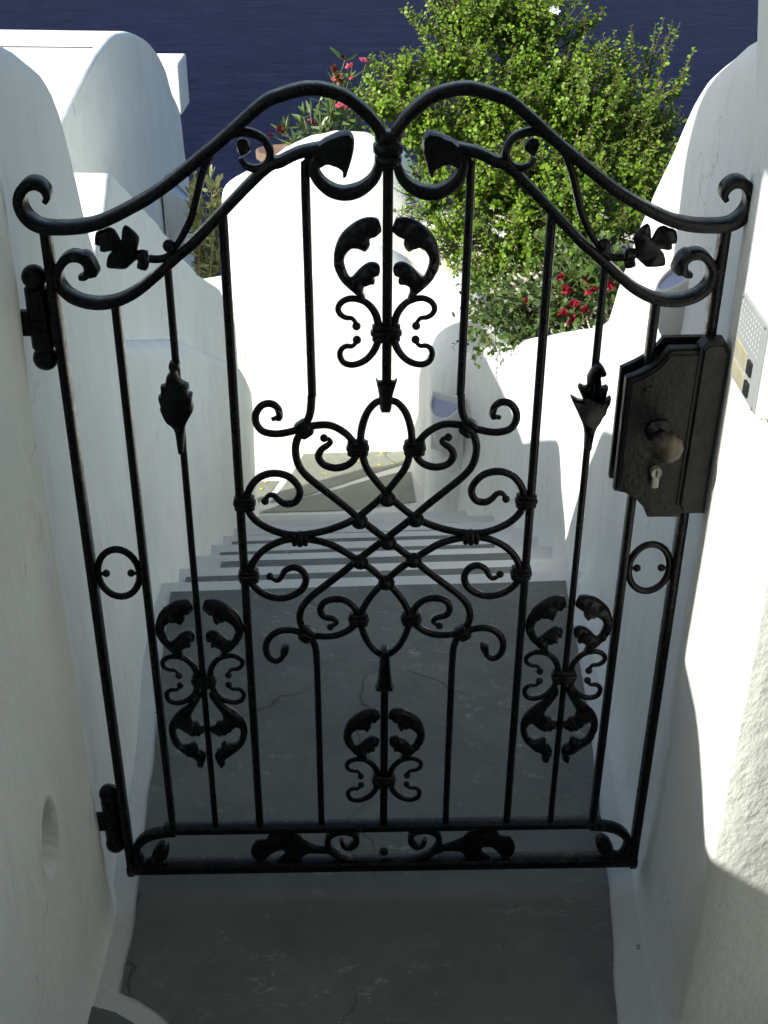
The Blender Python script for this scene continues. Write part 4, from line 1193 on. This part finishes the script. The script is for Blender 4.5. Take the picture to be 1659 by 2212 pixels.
# on the end pillar, by the gate on the right wall, on the vaulted house
p = at(972, 925, y=5.33)
shell_lamp('wall_lamp', (p.x - .01, 5.36, p.z), math.radians(-28), .98, 'half round white wall lamp on the shaded end pillar at the stair foot')
p = at(1468, 668, x=.535)
shell_lamp('wall_lamp', (.540, p.y, p.z), math.radians(-90), .50, 'pale half round wall lamp behind the lock box of the gate')
p = at(366, 466, x=-1.825)
shell_lamp('wall_lamp', (-1.826, p.y, p.z), math.radians(90), 1.9, 'half round lamp low on the end wall of the vaulted house')

def intercom():
    # stands on the left face of the right pier; local x runs towards the viewer, local y into the pier
    root = empty('intercom', (.497, 1.474, 1.150), math.radians(-90))
    H, D = .130, .034
    from_bm('housing', box_bm(-.062, .072, -D, .004, 0, H, .006, 3), M['plastic'], root)
    fr = from_bm('face', box_bm(-.056, .064, -D - .003, -D + .001, .006, H - .008, .0015, 2), M['grey_plastic'], root)
    hole = bmesh.new()
    bmesh.ops.create_circle(hole, cap_ends=True, segments=8, radius=.0020)
    for v in hole.verts: v.co = Vector((v.co.x, 0, v.co.y))
    hm = bpy.data.meshes.new('grille_hole')
    hole.to_mesh(hm); hole.free()
    hm.materials.append(M['plastic'])
    for r in range(6):
        for c_ in range(9):
            link('grille_hole', hm, None, fr).location = (-.045 + c_ * .0110, -D - .0038, .074 + r * .0078)
    for k in range(2):
        from_bm('name_plate', box_bm(-.050, .006, -D - .0045, -D - .002, .012 + k * .028, .034 + k * .028, .001, 1), M['label'], root)
        from_bm('button', box_bm(.016, .034, -D - .0065, -D - .002, .013 + k * .028, .032 + k * .028, .002, 2), M['black'], root)
    for x, z in ((-.050, .118), (.058, .118), (.058, .010)):
        sc = from_bm('screw', box_bm(x - .002, x + .002, -D - .005, -D - .002, z - .002, z + .002, .0008, 1), M['steel'], root)
    return tag(root, 'pale door intercom with speaker grille and name plates on the right pier', 'intercom')
intercom()

# strike plate on the pier beside the lock
tag(from_bm('strike_plate', box_bm(.490, .5, 1.695, 1.728, 1.05, 1.13, .002, 1), M['iron']), 'black iron strike plate on the pier beside the lock box', 'plate')

# dark seam on the vault roof
cv = [VP[6] + Vector((-.02, -.03, .004)), ]
def tube(name, pts, r, mat, parent=None, n=6, taper=None, sub=4):
    C = catmull(pts, sub)
    vs, fs = [], []
    for i, c_ in enumerate(C):
        t = (C[min(i + 1, len(C) - 1)] - C[max(i - 1, 0)]).normalized()
        a = t.orthogonal().normalized(); b_ = t.cross(a)
        rr = r if taper is None else r + (taper - r) * i / (len(C) - 1)
        for k in range(n): vs.append(c_ + a * rr * math.cos(2 * math.pi * k / n) + b_ * rr * math.sin(2 * math.pi * k / n))
    for i in range(len(C) - 1):
        for k in range(n): fs.append((i * n + k, i * n + (k + 1) % n, (i + 1) * n + (k + 1) % n, (i + 1) * n + k))
    fs.append(tuple(range(n))[::-1]); fs.append(tuple(range((len(C) - 1) * n, len(C) * n)))
    if name is None: return vs, fs
    return mesh(name, vs, fs, mat, parent)
tag(tube('roof_seamline', SEAM, .0035, M['seamline']), 'thin dark cable lying across the vaulted roof', 'seamline')  # thin dark tube drawn along the seam of the roof

# ------------------------------------------------------------------ plants
class Cloud:
    def __init__(self): self.v, self.f = [], []
    def add(self, vs, fs):
        o = len(self.v)
        self.v += vs
        self.f += [tuple(i + o for i in q) for q in fs]
    def tube(self, pts, r0, r1, n=5, sub=2):
        self.add(*tube(None, pts, r0, None, n=n, taper=r1, sub=sub))
    def build(self, name, mat, parent, smooth=False): return mesh(name, self.v, self.f, mat, parent, smooth)

ROUND = [(0, 0), (.30, .32), (.42, .68), (.24, .98), (-.24, .98), (-.42, .68), (-.30, .32)]
def leaf_geo(p, d, nrm, L, shape, fold=0.12, width=1.0):
    d = d.normalized()
    s = d.cross(nrm)
    if s.length < 1e-4: s = d.orthogonal()
    s.normalize(); u = s.cross(d)
    vs = [p + d * (y * L) + s * (x * L * width) + u * (abs(x) * L * fold - (y * y) * L * fold * .5) for x, y in shape]
    return vs, [tuple(range(len(shape)))]
LANCE = [(0, 0), (.07, .25), (.085, .55), (.045, .85), (0, 1.0), (-.045, .85), (-.085, .55), (-.07, .25)]
OVATE = [(0, 0), (.22, .22), (.30, .45), (.2, .75), (0, 1.0), (-.2, .75), (-.30, .45), (-.22, .22)]

def rnd(rg): return Vector((rg.gauss(0, 1), rg.gauss(0, 1), rg.gauss(0, 1))).normalized()

def px_blob(px, py, rp, y):
    c_ = at(px, py, y=y)
    k = (c_ - Vector((0, 0, CAM_Z))).dot(FW) / FPX
    return c_, rp * k

def round_leaf_bush():
    rg = random.Random(5)
    base = Vector((0.95, 6.0, -.55))
    root = empty('round_leaf_bush', base)
    leaves, twigs, stems = Cloud(), Cloud(), Cloud()
    blobs = [(1140, 95, 105, 6.3), (1020, 75, 105, 6.3), (985, 170, 80, 6.1), (870, 195, 62, 6.0), (845, 250, 55, 5.9), (930, 300, 85, 5.9), (1180, 210, 110, 6.2),
             (1080, 290, 110, 6.0), (1240, 300, 110, 6.0), (1340, 290, 95, 6.1), (1400, 300, 60, 6.2), (1420, 390, 80, 6.1), (1330, 420, 110, 5.9), (1200, 440, 120, 5.7),
             (1070, 430, 105, 5.7), (960, 420, 60, 5.7), (1000, 520, 70, 5.6), (1120, 560, 90, 5.5), (1260, 540, 100, 5.5), (1370, 500, 80, 5.7), (1290, 180, 55, 6.3), (990, 570, 42, 6.0), (1030, 600, 42, 5.9), (1060, 600, 50, 5.6), (960, 520, 40, 6.2), (930, 470, 40, 5.8), (920, 380, 50, 5.9)]
    hub = base + Vector((0, 0, .25))
    shoots = []
    for bi, (px, py, rp, y) in enumerate(blobs):
        c_, r = px_blob(px, py, rp, y)
        mid = hub.lerp(c_, .5) + rnd(rg) * .1
        stems.tube([base + rnd(rg) * .05, hub + rnd(rg) * .08, mid, c_ - Vector((0, 0, r * .3))], .018, .006, 6, 3)
        n = int(112 * (rp / 90) ** 2)
        for k in range(n):
            d = rnd(rg)
            d.z = d.z * .8 + .25
            p = c_ + d * r * rg.uniform(.05, .68)
            out = (d * .8 + Vector((0, 0, .55)) + rnd(rg) * .45).normalized()
            shoots.append((p, out, rg.uniform(.5, 1.0) * r * .75 + .05, c_))
    # the long free shoots against the sea
    for px, py, qx, qy, y in [(1350, 250, 1330, 70, 6.2), (1370, 250, 1368, 52, 6.2), (1390, 240, 1425, 45, 6.25), (1400, 220, 1455, 62, 6.2), (1355, 180, 1302, 78, 6.2), (1410, 290, 1508, 120, 6.15),
                          (1400, 250, 1485, 165, 6.15), (1240, 90, 1285, 30, 6.3), (1250, 70, 1292, 45, 6.3), (930, 100, 872, 14, 6.2), (960, 70, 905, 55, 6.2), (880, 170, 842, 130, 6.0), (820, 210, 780, 205, 5.95),
                          (1080, 40, 1060, -20, 6.3), (1420, 330, 1475, 250, 6.1), (1150, 30, 1200, -30, 6.3), (905, 440, 872, 452, 5.6), (900, 430, 880, 420, 5.6), (1340, 230, 1352, 110, 6.2), (1385, 200, 1400, 90, 6.2)]:
        a, c_ = at(px, py, y=y), at(qx, qy, y=y)
        for k in range(2):
            o = rnd(rg) * .012
            shoots.append((a + o, (c_ - a).normalized(), (c_ - a).length * rg.uniform(.8, 1.0), a))
            if k == 0:
                for t in (.35, .6):
                    shoots.append((a.lerp(c_, t), ((c_ - a).normalized() + rnd(rg) * .6).normalized(), .10, a))
    # ragged outline: longer shoots leaving the upper and outer clumps
    for px, py, rp, y in blobs:
        if py > 360: continue
        c_, r = px_blob(px, py, rp, y)
        for k in range(5):
            d = rnd(rg); d.z = abs(d.z) + .3; d.normalize()
            shoots.append((c_ + d * r * .7, (d + Vector((0, 0, .5)) + rnd(rg) * .3).normalized(), r * rg.uniform(.6, 1.05), c_))
    for p, d, L, c_ in shoots:
        bend = rnd(rg) * .25 + Vector((0, 0, .25))
        pts = [p + d * L * t + bend * L * t * t * .35 for t in (0, .35, .7, 1.0)]
        twigs.tube(pts, .0042, .0016, 4, 2)
        nn = max(3, int(L / .0145))
        for k in range(nn):
            t = (k + .5) / nn
            q = p + d * L * t + bend * L * t * t * .35
            ax = rnd(rg)
            for sgn in (1, -1):
                if rg.random() < .08: continue
                ld = ((d.cross(ax)).normalized() * sgn + d * rg.uniform(.2, .7) + rnd(rg) * .35).normalized()
                nrm = (rnd(rg) * .7 + d * .8 + Vector((-.5, -.3, .5)) * .55).normalized()
                leaves.add(*leaf_geo(q + ld * .003, ld, nrm, rg.choice((.013, .017, .02, .022, .026)) * (1 - .3 * (t > .9)), ROUND, .16))
    inv = -base
    for cl in (leaves, twigs, stems): cl.v = [v + inv for v in cl.v]
    tag(leaves.build('foliage', M['bush_leaf'], root), kind='stuff')
    tag(twigs.build('twigs', M['bark'], root), kind='stuff')
    stems.build('stems', M['bark'], root, True)
    # white star flowers of a climber among the leaves
    for px, py, y in [(1193, 20, 6.1), (1203, 24, 6.1), (1085, 505, 5.4)]:
        c_ = at(px, py, y=y - .25)
        fl = Cloud()
        for i in range(5):
            a = 2 * math.pi * i / 5
            fl.add(*leaf_geo(c_ + inv, Vector((math.cos(a), -.3, math.sin(a))), Vector((0, -1, .3)), .018, OVATE, .05, 1.0))
        fl.build('star_flower', M['white_petal'], root)
    print('bush leaves', len(leaves.f))
    return tag(root, 'large bright green bush of small round leaves behind the right wall', 'bush')
round_leaf_bush()

def flower(rg, c_, r, mat, name, parent, inv, npet=11):
    fl = Cloud()
    for i in range(npet):
        d = (rnd(rg) + Vector((-.2, -.7, .5))).normalized()
        fl.add(*leaf_geo(c_ + inv + rnd(rg) * r * .15, d, rnd(rg), r * rg.uniform(.8, 1.15), OVATE, .3, 1.5))
    return fl.build(name, mat, parent)

def red_flower_shrub():
    rg = random.Random(11)
    base = Vector((.95, 4.75, -.25))
    root = empty('red_flower_shrub', base)
    leaves, twigs = Cloud(), Cloud()
    inv = -base
    spots = [(1075, 690, 55, 5.0), (1130, 660, 60, 5.0), (1180, 640, 60, 4.9), (1220, 660, 55, 4.75), (1260, 630, 60, 4.7), (1300, 640, 50, 4.55), (1310, 600, 40, 4.6), (1150, 700, 50, 4.85), (1060, 640, 40, 5.2), (1230, 590, 50, 4.95), (1290, 575, 45, 4.8), (1030, 700, 30, 5.2)]
    for px, py, rp, y in spots:
        c_, r = px_blob(px, py, rp, y)
        twigs.tube([Vector((c_.x * .5 + base.x * .5, c_.y * .6 + base.y * .4, c_.z - .25)), c_ + rnd(rg) * .03], .007, .003, 5, 2)
        for k in range(int(34 * (rp / 50) ** 2)):
            d = rnd(rg); p = c_ + d * r * rg.uniform(.1, .9)
            out = (d + rnd(rg) * .7 + Vector((0, -.2, .3))).normalized()
            L = rg.uniform(.08, .16)
            twigs.tube([p, p + out * L * .5 + rnd(rg) * .01, p + out * L], .0022, .001, 4, 2)
            for i in range(7):
                q = p + out * L * (i + .5) / 7
                leaves.add(*leaf_geo(q, (out * .5 + rnd(rg)).normalized(), (Vector((-.4, -.3, .8)) + rnd(rg) * .8).normalized(), rg.uniform(.022, .040), OVATE, .2, 1.0))
    for cl in (leaves, twigs): cl.v = [v + inv for v in cl.v]
    tag(leaves.build('foliage', M['boug_leaf'], root), kind='stuff')
    tag(twigs.build('twigs', M['twig'], root), kind='stuff')
    for px, py, y, r in [(1214, 600, 4.75, .024), (1264, 600, 4.6, .025), (1224, 627, 4.6, .026), (1277, 627, 4.5, .027), (1317, 617, 4.4, .025), (1139, 647, 4.8, .018), (1217, 681, 4.5, .030), (1236, 690, 4.5, .024), (1264, 671, 4.45, .024), (1240, 656, 4.55, .026), (1298, 600, 4.6, .02)]:
        flower(rg, at(px, py, y=y - .05), r, M['red'], 'flower', root, inv)
    return tag(root, 'dark leafy shrub with red double flowers behind the curved right wall', 'shrub')
red_flower_shrub()

def lance_me(name, L, w, mat):
    vs, fs = leaf_geo(Vector((0, 0, 0)), Vector((0, 0, 1)), Vector((0, -1, 0)), L, LANCE, .25, w)
    me = bpy.data.meshes.new(name)
    me.from_pydata([tuple(v) for v in vs], [], fs)
    me.materials.append(mat)
    return me

def long_leaf_shrub(name, base, stems_px, y, rg, leaf_mat, L, w, per, label, flowers=(), dry=(), cap=300):
    root = empty(name, base)
    tw = Cloud()
    inv = -base
    LM = [lance_me('leaf', L * k, w, leaf_mat) for k in (.8, 1.0, 1.2)]
    n = 0
    extra = Cloud()
    for (bx, by, tx, ty) in stems_px:
        a, c_ = at(bx, by, y=y + rg.uniform(-.1, .1)), at(tx, ty, y=y + rg.uniform(-.15, .15))
        m_ = a.lerp(c_, .5) + rnd(rg) * .03
        tw.tube([a + inv, m_ + inv, c_ + inv], .006, .0025, 5, 3)
        ln = (c_ - a).length
        k_n = int(ln / per)
        for k in range(k_n):
            t = (k + rg.random()) / k_n
            q = a.lerp(m_, t * 2) if t < .5 else m_.lerp(c_, t * 2 - 1)
            for j in range(3):
                d = ((c_ - a).normalized() * rg.uniform(.3, 1.0) + rnd(rg) * .85).normalized()
                if n < cap:
                    o = link('leaf', LM[rg.randrange(3)], None, root)
                    o.location = q + inv
                    o.rotation_mode = 'QUATERNION'
                    o.rotation_quaternion = d.to_track_quat('Z', 'Y') @ Vector((0, 0, 1)).rotation_difference(Vector((0, 0, 1)))
                    o.rotation_quaternion = o.rotation_quaternion @ __import__('mathutils').Quaternion((0, 0, 1), rg.uniform(0, 6.28))
                    n += 1
                else:
                    extra.add(*leaf_geo(q + inv, d, rnd(rg), L * rg.uniform(.8, 1.2), LANCE, .25, w))
    tw.build('stems', M['twig'], root)
    if extra.v: tag(extra.build('foliage', leaf_mat, root), kind='stuff')
    for px, py, r in flowers: flower(rg, at(px, py, y=y - .12), r, M['pink'], 'flower', root, inv, 9)
    for px, py, r in dry: flower(rg, at(px, py, y=y - .12), r, M['dry'], 'withered_flower', root, inv, 12)
    return tag(root, label, 'shrub')
rg = random.Random(21)
ob = at(720, 330, y=8.9); ob.z = -2.2
long_leaf_shrub('oleander', ob, [(700, 330, 745, 130), (705, 330, 760, 150), (690, 330, 735, 165), (720, 330, 790, 140), (690, 320, 690, 215), (680, 320, 668, 225), (700, 320, 715, 240), (730, 320, 742, 225), (670, 320, 640, 265), (650, 320, 615, 285), (740, 320, 770, 200), (660, 330, 600, 300), (720, 330, 700, 195), (750, 330, 785, 215), (690, 330, 655, 250), (755, 310, 800, 240), (635, 330, 605, 270), (705, 330, 725, 180)], 8.9, rg, M['ole_leaf'], .115, 1.15, .06,
                'oleander with narrow leaves and pink flowers behind the domed house',
                [(790, 131, .030), (756, 144, .034), (761, 170, .022), (736, 228, .036), (748, 232, .022), (722, 172, .022), (668, 258, .018), (781, 128, .024)],
                [(722, 150, .035), (733, 168, .045), (740, 125, .026), (604, 278, .035), (610, 284, .030), (582, 293, .026), (680, 265, .03)])
ob = at(440, 620, y=8.2); ob.z = -3.0
long_leaf_shrub('silver_leaf_shrub', ob, [(430, 620, 418, 370), (440, 620, 432, 400), (450, 620, 455, 385), (445, 620, 470, 420), (435, 610, 420, 450), (460, 610, 478, 460), (440, 600, 445, 440), (450, 600, 460, 480), (430, 600, 425, 500), (455, 640, 470, 530), (445, 640, 440, 520), (465, 640, 475, 560), (430, 560, 414, 400), (450, 560, 466, 395)], 8.2, rg, M['olive_leaf'], .075, 1.7, .035,
                'silvery green shrub in the gap between vaulted house and domed house')

# terracotta pot standing behind the domed house
pp = at(603, 322, y=8.6)
pot = empty('terracotta_pot', (pp.x, 8.6, pp.z - .275))
lathe('body', [(.085, 0), (.10, .02), (.135, .2), (.145, .22)], 22, M['terracotta'], pot)
lathe('rim', [(.145, .215), (.16, .22), (.162, .265), (.145, .27), (.13, .262), (.02, .24)], 22, M['terracotta'], pot)
tag(pot, 'brown terracotta pot peeping out behind the shoulder of the domed house', 'pot')

# fallen yellow leaves on the lower landing
lm = bpy.data.meshes.new('leaf_blade')
vs, fs = leaf_geo(Vector((0, 0, 0)), Vector((0, 1, 0)), Vector((0, 0, 1)), .024, OVATE, .3, 1.4)
lm.from_pydata([tuple(v) for v in vs], [], fs)
lm.materials.append(M['yellow_leaf'])
rg = random.Random(3)
for k, (x, y) in enumerate([(1228, 213), (1270, 197), (1437, 268), (1442, 235), (990, 284), (940, 322), (1178, 317), (1314, 305), (684, 402), (704, 408), (195, 468), (132, 548)]):
    o = link('fallen_leaf', lm, None)
    q = at(*T3((x, y)), z=Z2)
    o.location = (q.x, q.y, Z2 + .006)
    o.rotation_euler = (rg.uniform(-.2, .2), rg.uniform(-.2, .2), rg.uniform(0, 6.3))
    tag(o, 'small fallen yellow leaf on the sunny lower landing', 'leaf', 'fallen leaves on the lower landing')
